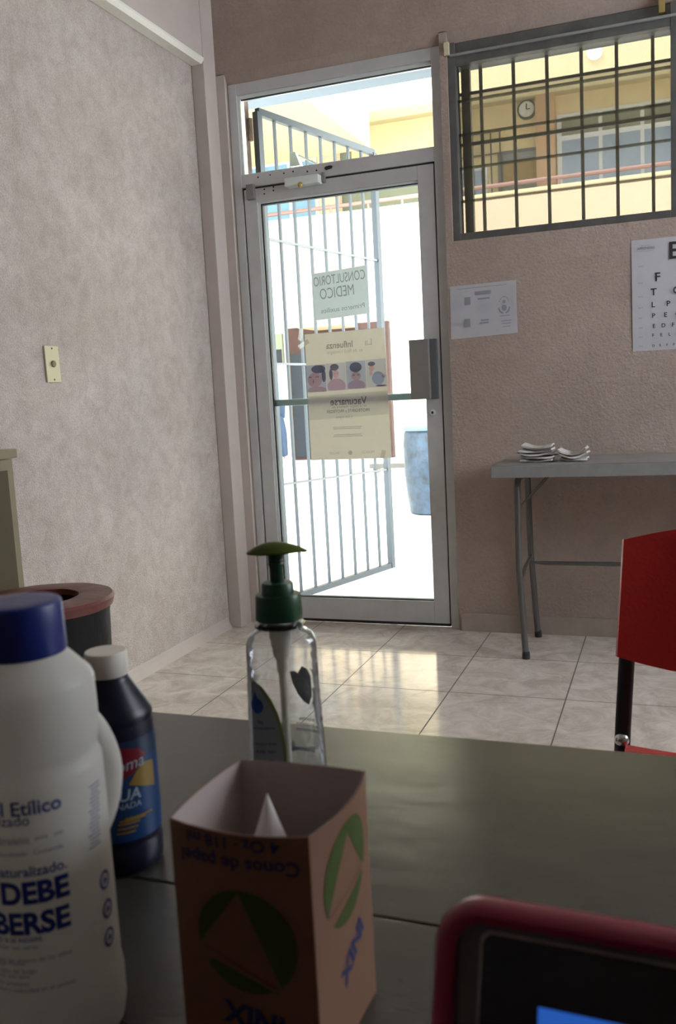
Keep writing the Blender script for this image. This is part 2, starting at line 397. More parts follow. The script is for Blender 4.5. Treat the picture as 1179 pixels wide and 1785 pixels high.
M['screen_blue'] = emis('lit_blue_screen', (.02, .11, .50), .8)
M['glint'] = emis('glowing_glint', (1, .97, .9), 9.0)
# translucent plastics
def plastic_tl(name, col, t, rough=.4, bump=0):
    m = paper(name, col, t, 0, bump); m.node_tree.nodes['Principled BSDF'].inputs['Roughness'].default_value = rough
    m.node_tree.nodes['Principled BSDF'].inputs['Specular IOR Level'].default_value = .5; return m
M['hdpe'] = plastic_tl('milky_plastic', (.80, .78, .74), .45, .35)
M['pump_top'] = plastic_tl('green_translucent', (.13, .19, .02), .5, .3)

# ================================================================== room shell
D = 3.7766; YF = 3.80
XL = -1.94; XC = -1.878; XR = 2.35; ZC = 3.0
FX0, FX1, FZ = -1.835, -.868, 2.437          # door frame outline
WX0, WX1, WZ0, WZ1 = -.838, 1.25, 1.657, 2.435
bm = B(); box(bm, -2.1, XR+.15, -4.7, D+.20, -.1, 0); fl = struct('floor', bm, None and 0 or M['smooth'])
SEAMX = fl.location.x + .73; SEAMY = fl.location.y - 2.975
M['floor'] = tiles('floor_tiles'); fl.data.materials[0] = M['floor']
bm = B(); box(bm, -2.1, XR+.15, -4.7, D+.25, ZC, ZC+.12); struct('ceiling', bm, M['ceil'])
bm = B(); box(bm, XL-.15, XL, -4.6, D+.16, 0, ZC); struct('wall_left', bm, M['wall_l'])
# plain pillar in the corner and the beam along the left wall
bm = B(); box(bm, XL+.001, XC, 3.668, D+.02, 0, ZC, bev=.004); struct('trim_1', bm, M['smooth'])
bm = B(); prism(bm, [(XL+.001, 2.497), (XC-.012, 2.497), (XC+.001, 2.512), (XC+.001, ZC), (XL+.001, ZC)], 'y', -4.6, 3.66); struct('trim_2', bm, M['smooth'])
bm = B(); prism(bm, [(XL+.003, 2.4955), (XC-.010, 2.4955), (XC+.003, 2.511), (XC+.003, 2.520), (XC-.012, 2.500), (XL+.003, 2.500)], 'y', -4.6, 3.667); struct('beam_bounce_strip', bm, mat('beam_bounce_light', (.84, .80, .72), .6, bump=.2, bscale=60))  # bounce light under the beam, painted as a paler strip
bm = B(); box(bm, XC-.01, FX0-.0015, D-.0015, D+.01, 0, 2.475); struct('trim_4', bm, M['smooth'])
bm = B()
box(bm, XL+.002, FX0-.002, D, D+.16, 0, 2.48)
box(bm, FX1+.0, WX0+.0, D, D+.16, 0, 2.48)
box(bm, WX0, WX1, D, D+.16, 0, WZ0)
box(bm, WX1, XR, D, D+.16, 0, 2.48)
prism(bm, [(D, 2.476), (D+.028, FZ), (D+.16, FZ), (D+.16, ZC), (D, ZC)], 'x', XL+.002, XR)
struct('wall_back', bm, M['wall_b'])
bm = B()
box(bm, XR, XR+.15, -4.6, 1.45, 0, ZC); box(bm, XR, XR+.15, 3.45, D+.16, 0, ZC)
box(bm, XR, XR+.15, 1.45, 3.45, 0, 1.2); box(bm, XR, XR+.15, 1.45, 3.45, 2.5, ZC); struct('wall_right', bm, M['smooth'])
bm = B(); box(bm, XL-.15, XR+.15, -4.75, -4.6, 0, ZC); struct('wall_front', bm, M['smooth'])
bm = B(); box(bm, FX1+.012, XR, D-.008, D, 0, .078, bev=.002); struct('baseboard_back', bm, M['base'])
bm = B(); prism(bm, [(XL, 0), (XL+.02, 0), (XL+.004, .03), (XL, .05)], 'y', -4.6, 3.66); struct('baseboard_left', bm, M['smooth'])
# frame of the added, unseen side window that admits the fill light
w2 = struct('added_side_window', loc=(XR+.06, 2.45, 1.2))
bm = B()
for a in ((1.45, 1.49, 1.2, 2.5), (3.41, 3.45, 1.2, 2.5), (2.43, 2.47, 1.2, 2.5), (1.45, 3.45, 1.2, 1.24), (1.45, 3.45, 2.46, 2.5)): box(bm, XR+.04, XR+.08, *a)
obj('window_frame', bm, M['alu'], w2)

# ---- door with transom
dr = struct('door_1', loc=((FX0+FX1)/2, YF, 0))
bm = B()
box(bm, FX0, FX0+.040, YF, YF+.06, 0, FZ, bev=.002); box(bm, FX1-.042, FX1, YF, YF+.06, 0, FZ, bev=.002)
box(bm, FX0+.04, FX1-.042, YF+.001, YF+.06, 2.388, FZ, bev=.002); box(bm, FX0+.04, FX1-.042, YF+.001, YF+.06, 1.992, 2.050, bev=.002)
obj('door_frame', bm, M['alu'], dr)
bm = B()    # bright glazing beads of the transom
box(bm, FX0+.040, FX0+.052, YF+.012, YF+.05, 2.05, 2.388); box(bm, FX0+.052, FX1-.042, YF+.012, YF+.05, 2.374, 2.388)
obj('glazing_bead', bm, M['alu_lt'], dr)
bx('transom_gasket', M['rubber'], dr, FX0+.052, FX1-.042, YF+.02, YF+.03, 2.370, 2.374)
bx('transom_pane', M['glass'], dr, FX0+.050, FX1-.042, YF+.024, YF+.030, 2.05, 2.374)
LX0, LX1, LZ0, LZ1 = FX0+.046, FX1-.048, .020, 1.984
bm = B()
box(bm, LX0, LX0+.062, YF+.004, YF+.05, LZ0, LZ1, bev=.002); box(bm, LX1-.070, LX1, YF+.004, YF+.05, LZ0, LZ1, bev=.002)
box(bm, LX0+.062, LX1-.070, YF+.005, YF+.05, 1.925, LZ1, bev=.002); box(bm, LX0+.062, LX1-.070, YF+.005, YF+.05, LZ0, .120, bev=.002)
leaf = obj('door_leaf', bm, M['alu'], dr)
bm = B()
gx0, gx1 = LX0+.062, LX1-.070
box(bm, gx0, gx0+.012, YF+.010, YF+.045, .12, 1.925); box(bm, gx0+.012, gx1, YF+.010, YF+.045, 1.917, 1.925)
obj('glazing_bead', bm, M['alu_lt'], leaf)
bm = B(); box(bm, gx0+.012, gx0+.019, YF+.016, YF+.04, .12, 1.917); box(bm, gx0+.019, gx1, YF+.016, YF+.04, 1.912, 1.917); box(bm, gx0+.012, gx1, YF+.016, YF+.04, .120, .125)
obj('gasket', bm, M['rubber'], leaf)
bx('door_pane', M['glass'], leaf, gx0+.012, gx1, YF+.026, YF+.032, .120, 1.917)
bx('mid_rail', mat('teal_bar', (.38, .48, .48), .35, metal=.3), leaf, gx0+.012, gx1, YF+.034, YF+.058, 1.014, 1.044, bev=.002)
bm = B()   # dark gaps round the leaf
box(bm, LX0-.005, LX0, YF+.012, YF+.05, .01, 1.992); box(bm, LX1, LX1+.005, YF+.012, YF+.05, .01, 1.992); box(bm, LX0, LX1, YF+.012, YF+.05, 1.984, 1.992); box(bm, LX0, LX1, YF+.012, YF+.05, .006, .02)
obj('door_gap', bm, M['rubber'], dr)
# lock box, cylinder, closer, pivot
lb = bx('lock_box', M['lockbox'], leaf, -1.040, -.956, YF-.044, YF+.004, 1.015, 1.267, bev=.002)
bx('lock_shade_strip', mat('lock_side_shade', (.10, .105, .11), .5), lb, -.9555, -.9275, YF-.020, YF+.003, 1.015, 1.267, bev=.001)  # shaded right side of the lock box, put in as a darker strip
bm = B(); c = atY(755, 719, YF)
for (r0, y0, y1) in ((.012, YF-.008, YF+.006),):
    ra = [bm.verts.new((c.x+r0*math.cos(k*PI/10), y0, c.z+r0*math.sin(k*PI/10))) for k in range(20)]; rb = [bm.verts.new((c.x+r0*1.15*math.cos(k*PI/10), y1, c.z+r0*1.15*math.sin(k*PI/10))) for k in range(20)]
    for k in range(20): bm.faces.new((ra[k], ra[(k+1) % 20], rb[(k+1) % 20], rb[k]))
    bm.faces.new(ra)
kc = obj('lock_cylinder', bm, M['alu_lt'], leaf, smooth=True)
bx('keyhole', M['hole'], kc, c.x-.004, c.x+.004, YF-.010, YF-.007, c.z-.005, c.z+.005)
c0, c1 = atY(497, 319, YF-.04), atY(556, 310, YF-.04)
cl = bx('door_closer', M['closer'], leaf, c0.x, c1.x, YF-.050, YF+.004, c0.z-.018, c0.z+.018, bev=.005)
c = atY(524, 326, YF-.05); bm = B(); bmesh.ops.create_uvsphere(bm, u_segments=20, v_segments=12, radius=.012, matrix=Matrix.Translation((c.x, c.y, c0.z-.019))); obj('adjuster', bm, M['brass'], cl, smooth=True)
bx('end_plate', M['lockbox'], cl, c1.x+.001, c1.x+.016, YF-.012, YF+.002, c0.z-.012, c0.z+.030, bev=.001)
bm = B(); c = atY(437, 330, YF-.01); box(bm, c.x-.018, c.x+.018, YF-.022, YF+.004, c.z-.045, c.z+.02, bev=.003); obj('pivot_block', bm, M['lockbox'], dr)
bm = B()
for (px, py, r) in ((450, 309, .004), (471, 305, .0035), (495, 302, .004), (511, 299, .004), (536, 299, .004), (552, 297, .004), (461, 330, .004), (461, 338, .004), (477, 326, .004), (477, 332, .004)):
    c = atY(px, py, YF-.001)
    bmesh.ops.create_circle(bm, cap_ends=True, segments=10, radius=r, matrix=Matrix.Translation((c.x, YF-.0012, c.z)) @ Matrix.Rotation(PI/2, 4, 'X'))
obj('screw_holes', bm, M['hole'], dr)
bm = B(); c = atY(573, 292, YF); bm2 = poly2d([(a*1.0+random.uniform(-.003, .003), b+random.uniform(-.002, .002)) for a, b in ell(0, 0, .020, .008, 18, .1)]); merge(bm, bm2, plane_map((c.x, YF-.0011, c.z), (1, 0, 0), (0, 0, 1))); obj('paint_scar', bm, M['hole'], dr)
bm = B(); a = atY(515, 268, YF+.10); b_ = atY(512, 303, YF+.08)      # closer arm outside the transom
tube(bm, [(a.x, YF+.10, a.z), atY(556, 288, YF+.09)], .004, 8); prism(bm, [(a.x-.012, a.z+.002), (a.x+.014, a.z-.002), (a.x+.036, a.z-.062), (a.x-.014, a.z-.062)], 'y', YF+.062, YF+.10)
obj('closer_arm', bm, M['closer'], dr)

# ---- louvred window
wn = struct('window_1', loc=(0, D, WZ0))
def bay(x0, x1, nm):
    bm = B()
    box(bm, x0, x0+.030, D+.01, D+.09, WZ0, WZ1, bev=.002); box(bm, x1-.030, x1, D+.01, D+.09, WZ0, WZ1, bev=.002)
    box(bm, x0+.03, x1-.03, D+.01, D+.09, WZ0, WZ0+.030, bev=.002); box(bm, x0+.03, x1-.03, D+.012, D+.09, WZ1-.085, WZ1-.046, bev=.002)
    box(bm, x0+.03, x1-.03, D+.03, D+.09, WZ1-.046, WZ1)
    f = obj('window_frame', bm, M['alu_dk'], wn)
    bx('curtain_rail', M['tbl_edge'], f, x0+.012, x1-.006, D+.000, D+.012, WZ1-.056, WZ1-.046, bev=.002)
    return f
fr1 = bay(WX0, .040, 1); fr2 = bay(.040, WX1, 2)
for (x0, x1, f) in ((WX0+.03, .010, fr1), (.07, WX1-.03, fr2)):
    z0, z1, n = WZ0+.03, 2.350, 5; hgt = (z1-z0)/n
    for k in range(n):
        zb = z0+k*hgt
        bm = B(); prism(bm, [(D+.062, zb+.001), (D+.066, zb+.001), (D+.048, zb+hgt+.004), (D+.044, zb+hgt+.004)], 'x', x0, x1)
        g = obj('louvre_blade', bm, M['glass_w'], f)
        if k: bx('blade_edge', M['glass_edge'], g, x0, x1, D+.0615, D+.0665, zb-.003, zb+.001)
c = atY(777, 95, D-.004)
bx('rail_bracket', M['cream'], wn, c.x-.006, c.x+.014, D-.010, D+.014, c.z-.004, c.z+.045, bev=.001, label='cream bracket at the left end of the rail')
c = atY(1154, 12, D-.004); bx('rail_bracket', M['brass'], wn, c.x-.010, c.x+.012, D-.012, D+.014, c.z-.022, c.z+.05, bev=.001, label='brass bracket above the right jamb')

# ---- outside security grille of the window
gr = thing('window_grille', 'dark painted steel bar grille fixed outside the upper louvred window', 'grille', (-.4, D+.115, WZ0))
YG = D+.115
for k in range(12):
    x = -.724+.1335*k*1.003
    bm = B(); box(bm, x-.0065, x+.0065, YG-.0065, YG+.0065, WZ0-.02, WZ1+.01); obj('upright_bar', bm, M['grille'], gr)
bx('thick_upright', M['grille'], gr, -.803, -.768, YG-.015, YG+.015, WZ0-.02, WZ1-.02)
for z, t in ((atY(785, 170, YG).z, .006), (atY(797, 256, YG).z, .007), (atY(800, 325, YG).z*0+1.75, .0)):
    if t: bx('cross_bar', M['grille'], gr, -.86, WX1, YG-.012, YG-.004, z-t, z+t)
bx('cross_bar', M['grille'], gr, -.86, WX1, YG-.012, YG-.004, WZ1-.075, WZ1-.055)

# ================================================================== things on the walls
t = thing('light_switch', 'cream rectangular switch plate with round brown centre on left wall', 'light switch', (XL, 2.53, 1.205))
bm = B(); box(bm, XL+.001, XL+.008, 2.494, 2.566, 1.144, 1.264, bev=.002)
for v in bm.verts: v.co.y += (1.264-v.co.z)*.02
obj('cover_plate', bm, M['cream'], t)
bm = B(); lathe(bm, [(.011, 0), (.011, .004), (.009, .006)], 0, 0, 16)
for v in bm.verts: v.co = Vector((XL+.008+v.co.z, 2.532+v.co.x, 1.205+v.co.y))
obj('button', bm, M['knob'], t)
for z in (1.256, 1.153):
    bm = B(); lathe(bm, [(.003, 0), (.003, .001)], 0, 0, 10)
    for v in bm.verts: v.co = Vector((XL+.008+v.co.z, 2.532+v.co.x, z+v.co.y))
    obj('screw', bm, M['hole'], t)

def sheet_on(pts, y, name, label, cat, m, th=.0006, wav=.0015, parent_pts=False):
    """paper through four corner points TL,TR,BR,BL on a wall plane"""
    tl, tr, br, bl = [Vector(p) for p in pts]
    cx = (tl+tr+br+bl)/4
    t = thing(name, label, cat, (cx.x, y, min(bl.z, br.z)))
    bm = B()
    def fn(u, v):
        p = (tl*(1-u)+tr*u)*(1-v)+(bl*(1-u)+br*u)*v
        p.y = y - wav*(.5+.5*math.sin(u*7+v*3)) ; return p
    slab(bm, fn, 10, 10, th); obj('sheet', bm, m, t, smooth=True)
    S_ = lambda u, v: (lambda q: Vector((q.x, y-wav-.0012, q.z)))((tl*(1-u)+tr*u)*(1-v)+(bl*(1-u)+br*u)*v)
    return t, S_
# notice
P = [atY(785, 500, D), atY(900, 488, D), atY(903, 580, D), atY(787, 592, D)]
t, Sf = sheet_on(P, D-.0006, 'notice_sheet', 'white printed notice sheet with a dark emblem taped beside door frame', 'notice', M['white_paper'])
def art(t, Sf, items, m, name='print', tstep=None):
    bm = B()
    for src, g in items: put(bm, src, g, Sf)
    return obj(name, bm, m, t)
def line(u0, v, u1, h=.012): return (poly2d([(u0, v), (u1, v), (u1, v+h), (u0, v+h)]), place(0, 0))
items = [line(.10, .06, .86, .01)]+[line(.38, .14, .62, .07)]+[line(.42, .27, .60, .03), line(.46, .68, .58, .03), line(.44, .73, .58, .03), line(.76, .74, .92, .015), line(.77, .79, .91, .015), line(.78, .85, .9, .012)]
art(t, Sf, items, M['ink_gray'])
art(t, Sf, [line(.02+.01*(k % 2), .24+.035*k, .19-.02*(k % 3), .012) for k in range(7)]+[line(.03, .66+.03*k, .2-.03*(k % 2), .01) for k in range(4)]+[line(.4, .33+.03*k, .6, .006) for k in range(9)]+[line(.72, .13, .96, .012), line(.94, .1, .95, .8)], M['ink_lt'], 'faint_print')
sc = 1.25
def uvp(pts): return [(x, y) for x, y in pts]
art(t, Sf, [(poly2d([(.22, .23), (.31, .23), (.31, .38), (.22, .38)]), place(0, 0)), (poly2d([(.21, .64), (.30, .64), (.30, .80), (.21, .80)]), place(0, 0))], M['ink_gray'], 'portrait_box')
em = [(poly2d(ell(.815, .50, .036, .060, 20)), place(0, 0)), (poly2d(ell(.815, .385, .022, .035, 12)), place(0, 0))]
for k in range(9):
    a = -PI*.85+k*PI*.7/8
    em.append((poly2d(rect(.815+.075*math.cos(a), .44+.15*math.sin(a), .012, .022)), place(0, 0)))
for sgn in (-1, 1):
    for k in range(6):
        a = PI*(.02+.075*k); em.append((poly2d(ell(.815+sgn*.078*math.cos(a), .50+.10*math.sin(a), .010, .02, 8)), place(0, 0)))
em.append(line(.74, .645, .89, .014))
art(t, Sf, em, M['ink_gray'], 'emblem')
# eye chart
cw = .30; TL = atY(1101, 420, D); BL = atY(1104, 613, D)
P = [TL, TL+Vector((cw, 0, 0)), BL+Vector((cw, 0, 0)), BL]
t, Sf = sheet_on(P, D-.0006, 'eye_chart', 'white wall eye chart with rows of shrinking black letters, curling corners', 'eye chart', M['white_paper'], wav=.003)
hh = TL.z-BL.z
chm = lambda x, z: Sf((x-TL.x)/cw, (TL.z-z)/hh)       # metric coordinates on the chart
bm = B()
rows = [('E', 1154, 440, .066, 0), ('F P', 1141, 484, .033, .14), ('T O Z', 1135, 510, .027, .085), ('L P E D', 1135, 532, .021, .055), ('P E C F D', 1136, 551, .018, .044), ('E D F C Z P', 1137, 569, .0155, .035), ('F E L O P Z D', 1136, 585, .0125, .030), ('D E F P O T E C', 1137, 603, .0095, .025)]
for s, px, py, sz, sp in rows:
    c = atY(px, py, D); L_ = s.split(' ')
    for k, ch in enumerate(L_):
        x = c.x+k*sp+sz*.35
        if s == 'E': x = c.x+.045
        if x > TL.x+cw-.02: continue
        put(bm, text2d(ch, sz*1.37, .015), place(x, c.z), chm)
    obj('letter_row', bm, M['ink'], t); bm = B()
bm.free()
bm = B(); c = atY(1112, 434, D)
put(bm, text2d('APRENDES', .0135, .02), place(c.x+.030, c.z-.001), chm); put(bm, text2d('para la vida', .007, 0), place(c.x+.028, c.z+.010), chm)
put(bm, poly2d(rect(0, 0, .060, .001)), place(c.x+.030, c.z-.011), chm)
obj('heading', bm, M['ink_gray'], t)
bm = B()
for py in (465, 494, 518, 537, 555, 572, 588, 604):
    c = atY(1116, py, D); put(bm, text2d('20/'+str(int(200-(py-465)*1.25)), .0065, .02), place(c.x+.001, c.z), chm)
obj('row_numbers', bm, M['ink_gray'], t)
# handwritten sign on the glass (read from outside, so mirrored here)
YP = YF+.0255
P = [atY(543, 478, YP), atY(638, 462, YP), atY(645, 546, YP), atY(551, 559, YP)]
t, Sf = sheet_on(P, YP, 'door_sign', 'handwritten white paper sign taped on door glass above the poster', 'sign', M['sign'], wav=.001)
bm = B()
def unit(sz, asp): return lambda g: (lambda u, v: (g(u, v)[0], g(u, v)[1]))
asp = (P[1]-P[0]).length; ash = (P[3]-P[0]).length
mm = lambda x, y: Sf(x/asp, y/ash)                # metric, y downward
def tput(s, size, cx, cy, bold=0, mirror=True, sx=1, dst=None, f=None, rot=0):
    put(dst if dst is not None else bm, text2d(s, size, bold), lambda u, v: (cx+(-u if mirror else u)*sx+v*rot, cy-v), f or mm)
for a_ in (('CONSULTORIO', .058, asp*.50, ash*.19, -.004, True, .60), ('MEDICO', .066, asp*.44, ash*.47, -.004, True, .66), ('Primeros auxilios', .030, asp*.52, ash*.82, -.004, True, 1.0)):
    bm = B(); tput(*a_, dst=bm); obj('handwriting', bm, M['post_ink'], t)
# influenza poster
P = [atY(531, 583, YP), atY(670, 571, YP), atY(683, 798, YP), atY(543, 802, YP)]
t, Sf = sheet_on(P, YP, 'influenza_poster', 'cream influenza vaccination poster with strip of four photographs taped to door glass', 'poster', M['poster'], wav=.001)
asp = (P[1]-P[0]).length; ash = (P[3]-P[0]).length
mm = lambda x, y: Sf(x/asp, y/ash)
for a_ in (('Influenza', .040, asp*.44, ash*.105, .012, True, .9), ('Vacunarse', .047, asp*.51, ash*.545, .010, True, .88), ('PROTEGERTE y PROTEGER', .019, asp*.50, ash*.620, .01, True, .9)):
    bm = B(); tput(*a_, dst=bm); obj('headline', bm, M['post_ink'], t)
bm = B(); tput('La', .040, asp*.80, ash*.10, 0); tput('es de fácil contagio', .022, asp*.50, ash*.155, 0); tput('es la mejor manera de', .018, asp*.52, ash*.585, 0); tput('a los tuyos', .018, asp*.45, ash*.665, 0)
for v, w in ((.745, .36), (.758, .34), (.805, .34), (.818, .36)): put(bm, poly2d(rect(asp*.48, ash*v, asp*w, .0035)), place(0, 0), mm)
tput('SALUD', .016, asp*.30, ash*.95, 0); tput('MEXICO', .016, asp*.72, ash*.95, 0)
put(bm, poly2d(ell(asp*.5, ash*.95, .010, .010, 16)), place(0, 0), mm)
obj('small_print', bm, M['post_ink_lt'], t)
off = lambda e: (lambda x, y: mm(x, y)+Vector((0, -e, 0)))
bm = B(); put(bm, poly2d([(0, ash*.49), (asp, ash*.48), (asp, ash*.66), (0, ash*.68)]), place(0, 0), lambda x, y: mm(x, y)+Vector((0, -.0004, 0))); obj('tinted_band', bm, M['post_band'], t)
W4 = asp/4
def photo(k, bgm, parts):
    x0 = W4*k; y0, y1 = ash*(.245-.004*k), ash*(.46-.004*k)
    bm = B(); put(bm, poly2d([(x0+.001, y0), (x0+W4-.001, y0), (x0+W4-.001, y1), (x0+.001, y1)]), place(0, 0), mm); ph = obj('photograph', bm, bgm, t)
    for i, (m, pl) in enumerate(parts):
        bm = B()
        for p in pl: put(bm, poly2d([(x0+max(.02, min(.98, a))*W4, y0+max(.02, min(.985, b))*(y1-y0)) for a, b in p]), place(0, 0), off(.0003*(i+1)))
        obj('photo_figure', bm, m, ph)
photo(0, M['post_blue'], [(M['post_hair'], [ell(.62, .16, .36, .15), ell(.88, .42, .11, .22)]), (M['post_skin'], [ell(.42, .55, .36, .27), ell(.5, .92, .5, .12)]), (M['post_ink_lt'], [ell(.55, .44, .10, .03), ell(.18, .44, .08, .03), ell(.34, .60, .03, .08)])])
photo(1, M['post_pale'], [(M['post_hair'], [ell(.44, .15, .22, .12), ell(.25, .40, .09, .20)]), (M['post_skin'], [ell(.50, .40, .15, .15)]), (M['post_pink'], [ell(.5, .84, .46, .28)]), (M['post_ink_lt'], [ell(.44, .38, .03, .015), ell(.58, .38, .03, .015)])])
photo(2, M['post_blue'], [(M['post_hair'], [ell(.5, .22, .30, .18)]), (M['post_skin'], [ell(.5, .54, .24, .15)]), (M['post_pink'], [ell(.5, .88, .44, .20)]), (M['post_ink_lt'], [ell(.38, .50, .07, .025), ell(.62, .50, .07, .025)])])
photo(3, M['post_pale'], [(M['post_blue'], [ell(.58, .68, .30, .24)]), (M['post_skin'], [ell(.28, .32, .13, .10), ell(.24, .50, .08, .08), ell(.86, .62, .1, .06)]), (M['post_hair'], [ell(.29, .16, .18, .08), ell(.7, .95, .26, .03)])])
for (px, py, r) in ((525, 583, .35), (530, 600, -.5), (668, 795, .3)):
    c = atY(px, py, YP); a = (math.cos(r+1), math.sin(r+1))
    bm = B(); merge(bm, poly2d(rect(0, 0, .055, .020)), lambda u, v: Vector((c.x+u*a[0]-v*a[1], YP-.0035, c.z+u*a[1]+v*a[0]))); obj('tape', bm, M['tape'], t)

# ================================================================== folding table with papers
TZ = .760
t = thing('folding_table', 'long grey folding table with tubular legs standing against back wall', 'table', (.2, 3.55, 0))
bm = B(); box(bm, -.628, 1.20, 3.34, 3.755, TZ-.047, TZ-.003, bev=.003); obj('table_edge', bm, M['tbl_edge'], t)
bm = B(); box(bm, -.626, 1.198, 3.342, 3.753, TZ-.004, TZ); obj('table_top', bm, M['tbl'], t)
for s, x0 in ((1, -.545), (-1, 1.10)):
    ft, bk = (x0+s*.02, 3.413), (x0+s*.024, 3.73)
    bm = B()
    pts = [(ft[0], ft[1], 0), (x0, 3.42, .35), (x0, 3.425, .64), (x0, 3.429, .670), (x0, 3.442, .690), (x0, 3.468, .699), (x0, 3.66, .699), (x0, 3.686, .690), (x0, 3.697, .670), (x0, 3.70, .64), (x0+s*.005, 3.71, .35), (bk[0], bk[1], 0)]
    # front and back legs as separate parts of one bent tube frame
    tube(bm, pts[:6]+[(x0, 3.56, .699)], .0125, 12); obj('leg', bm, M['tbl_leg'], t, smooth=True)
    bm = B(); tube(bm, [(x0, 3.56, .699)]+pts[6:], .0125, 12); obj('leg', bm, M['tbl_leg'], t, smooth=True)
    for (fx, fy) in (ft, bk):
        bm = B(); lathe(bm, [(.015, 0), (.015, .02), (.013, .03)], fx, fy, 12); obj('rubber_foot', bm, M['rubber'], t)
    bm = B(); tube(bm, [(x0+s*.004, 3.418, .30), (x0+s*.012, 3.50, .345), (x0+s*.006, 3.712, .352)], .007, 8); obj('cross_brace', bm, M['tbl_leg'], t, smooth=True)
    for dy in (3.43, 3.69):
        bm = B(); tube(bm, [(x0, dy, .585), (x0+s*.115, dy+.02, .712)], .0028, 8); obj('folding_strut', bm, M['tbl_leg'], t)
bm = B(); tube(bm, [(-.525, 3.58, .348), (-.47, 3.58, .346), (1.05, 3.58, .346), (1.09, 3.58, .348)], [.004, .0085, .0085, .004], 10); obj('stretcher', bm, M['tbl_leg'], t, smooth=True)
def folded(cx, cy, z, w, d, th, ph, bow, lab, grp):
    def fn(u, v):
        x = (u-.5)*w; e = abs(u-.5)*2
        return Vector((cx+x*math.cos(ph*.08)+.004*math.sin(v*6+ph), cy+(v-.5)*d+.01*math.sin(u*5+ph), z+bow*e**2*.9+.0026*math.sin(u*9+ph*2)*e+.0012*math.sin(v*8+ph)))
    bm = B(); slab(bm, fn, 16, 8, th)
    o = obj('folded_paper', bm, M['gauze'], None, smooth=True)
    tag(o, lab, 'paper', grp); return o
cL, cR = atY(936, 800, 3.47), atY(1000, 799, 3.47)
words = ['bottom', 'second from bottom', 'middle', 'second from top', 'topmost']
for k in range(5):
    folded(cL.x+.004*math.sin(k*2.3), 3.50, TZ+.001+k*.0118, .120+.018*(k/4)+.006*math.sin(k), .12, .0064, k*1.7, .004+.0085*k/4, 'folded white paper bundle, %s of the left stack on grey table' % words[k], 'folded papers in the left stack')
for k in range(3):
    folded(cR.x+.003*math.sin(k*3), 3.50, TZ+.001+k*.0112, .098+.009*k, .11, .0060, k*2.1+1, .006+.010*k, 'folded white paper bundle, %s of the low right stack on grey table' % ['bottom', 'middle', 'topmost'][k], 'folded papers in the right stack')

# ================================================================== red chair
t = thing('visitor_chair', 'red plastic chair with black steel supports facing the desk', 'chair', (.135, 1.27, 0))
c0 = atY(1082, 946, 1.47); c1 = atY(1072, 1140, 1.47)
xl, zt, zb = c1.x+.002, c0.z+.001, c1.z
wd = .43; xm = xl+wd/2
def bk(u, v):
    s = 2*u-1
    half = wd/2*(1-.030*(1-v)**1.5) if False else wd/2*(1-.05*v)
    top = zt+.022*(1-s*s)+.0; bot = zb-.040*(1-s**2)
    e = abs(s)
    x = xm+s*half
    z = bot+(top-bot)*v
    y = 1.47+.035*(1-s*s)-.012+(.035*v)
    return Vector((x, y, z))
bm = B(); slab(bm, bk, 24, 14, .0085)
bmesh.ops.bevel(bm, geom=[e for e in bm.edges if e.calc_face_angle(0) > 1.0], offset=.003, segments=2, affect='EDGES')
obj('backrest', bm, M['red'], t, smooth=True)
def seat(u, v):
    s = 2*u-1; w = .43*(1-.06*v)
    return Vector((xm+s*w/2, 1.06+.40*v, .448+.012*s*s-.022*math.exp(-((v)/.12)**2)+.008*math.sin(PI*v)*-1))
bm = B(); slab(bm, seat, 18, 16, .009); bmesh.ops.bevel(bm, geom=[e for e in bm.edges if e.calc_face_angle(0) > 1.0], offset=.003, segments=2, affect='EDGES'); obj('seat', bm, M['red'], t, smooth=True)
for s in (-1, 1):
    x = xm+s*(wd/2-.014)
    bm = B(); tube(bm, [(x-s*.004, 1.484, .68), (x-s*.003, 1.480, .62), (x+s*.004, 1.468, .50), (x+s*.006, 1.462, .455), (x+s*.002, 1.44, .432), (x-s*.01, 1.36, .428)], .0125, 12, flat=.6); obj('back_support', bm, M['black'], t, smooth=True)
    bm = B(); bmesh.ops.create_uvsphere(bm, u_segments=14, v_segments=8, radius=.012, matrix=Matrix.Translation((x-.006, 1.462, .475))); obj('end_cap', bm, M['chrome'], t, smooth=True)
    for (ya, yb) in ((1.09, 1.03), (1.42, 1.49)):
        bm = B(); tube(bm, [(x, ya, .432), (x+s*.02, yb, .0)], .011, 10); obj('leg', bm, M['black'], t, smooth=True)
    bm = B(); tube(bm, [(x, 1.07, .430), (x, 1.44, .430)], .010, 8); obj('seat_rail', bm, M['black'], t, smooth=True)

# ================================================================== cabinet and bin
t = thing('storage_cabinet', 'low olive cream cabinet with overhanging top against the left wall', 'cabinet', (-1.71, 1.43, 0))
cz = .965
bm = B(); box(bm, -1.925, -1.515, 1.10, 1.77, .05, cz-.023, bev=.002); box(bm, -1.9, -1.54, 1.12, 1.75, 0, .05); obj('body', bm, M['cab'], t)
bx('top', M['cab'], t, -1.93, -1.492, 1.085, 1.786, cz-.022, cz, bev=.002)
bm = B(); box(bm, -1.515, -1.500, 1.10, 1.775, .05, cz-.024, bev=.001); obj('front_frame', bm, M['cab'], t)
for (a, b2) in ((1.13, 1.435), (1.443, 1.7505)):
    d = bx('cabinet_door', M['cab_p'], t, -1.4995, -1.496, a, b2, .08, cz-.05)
    bm = B(); y = b2-.03 if a < 1.2 else a+.03; tube(bm, [(-1.497, y, .60), (-1.475, y, .60), (-1.475, y, .70), (-1.497, y, .70)], .004, 8); obj('door_handle', bm, M['chrome'], d)

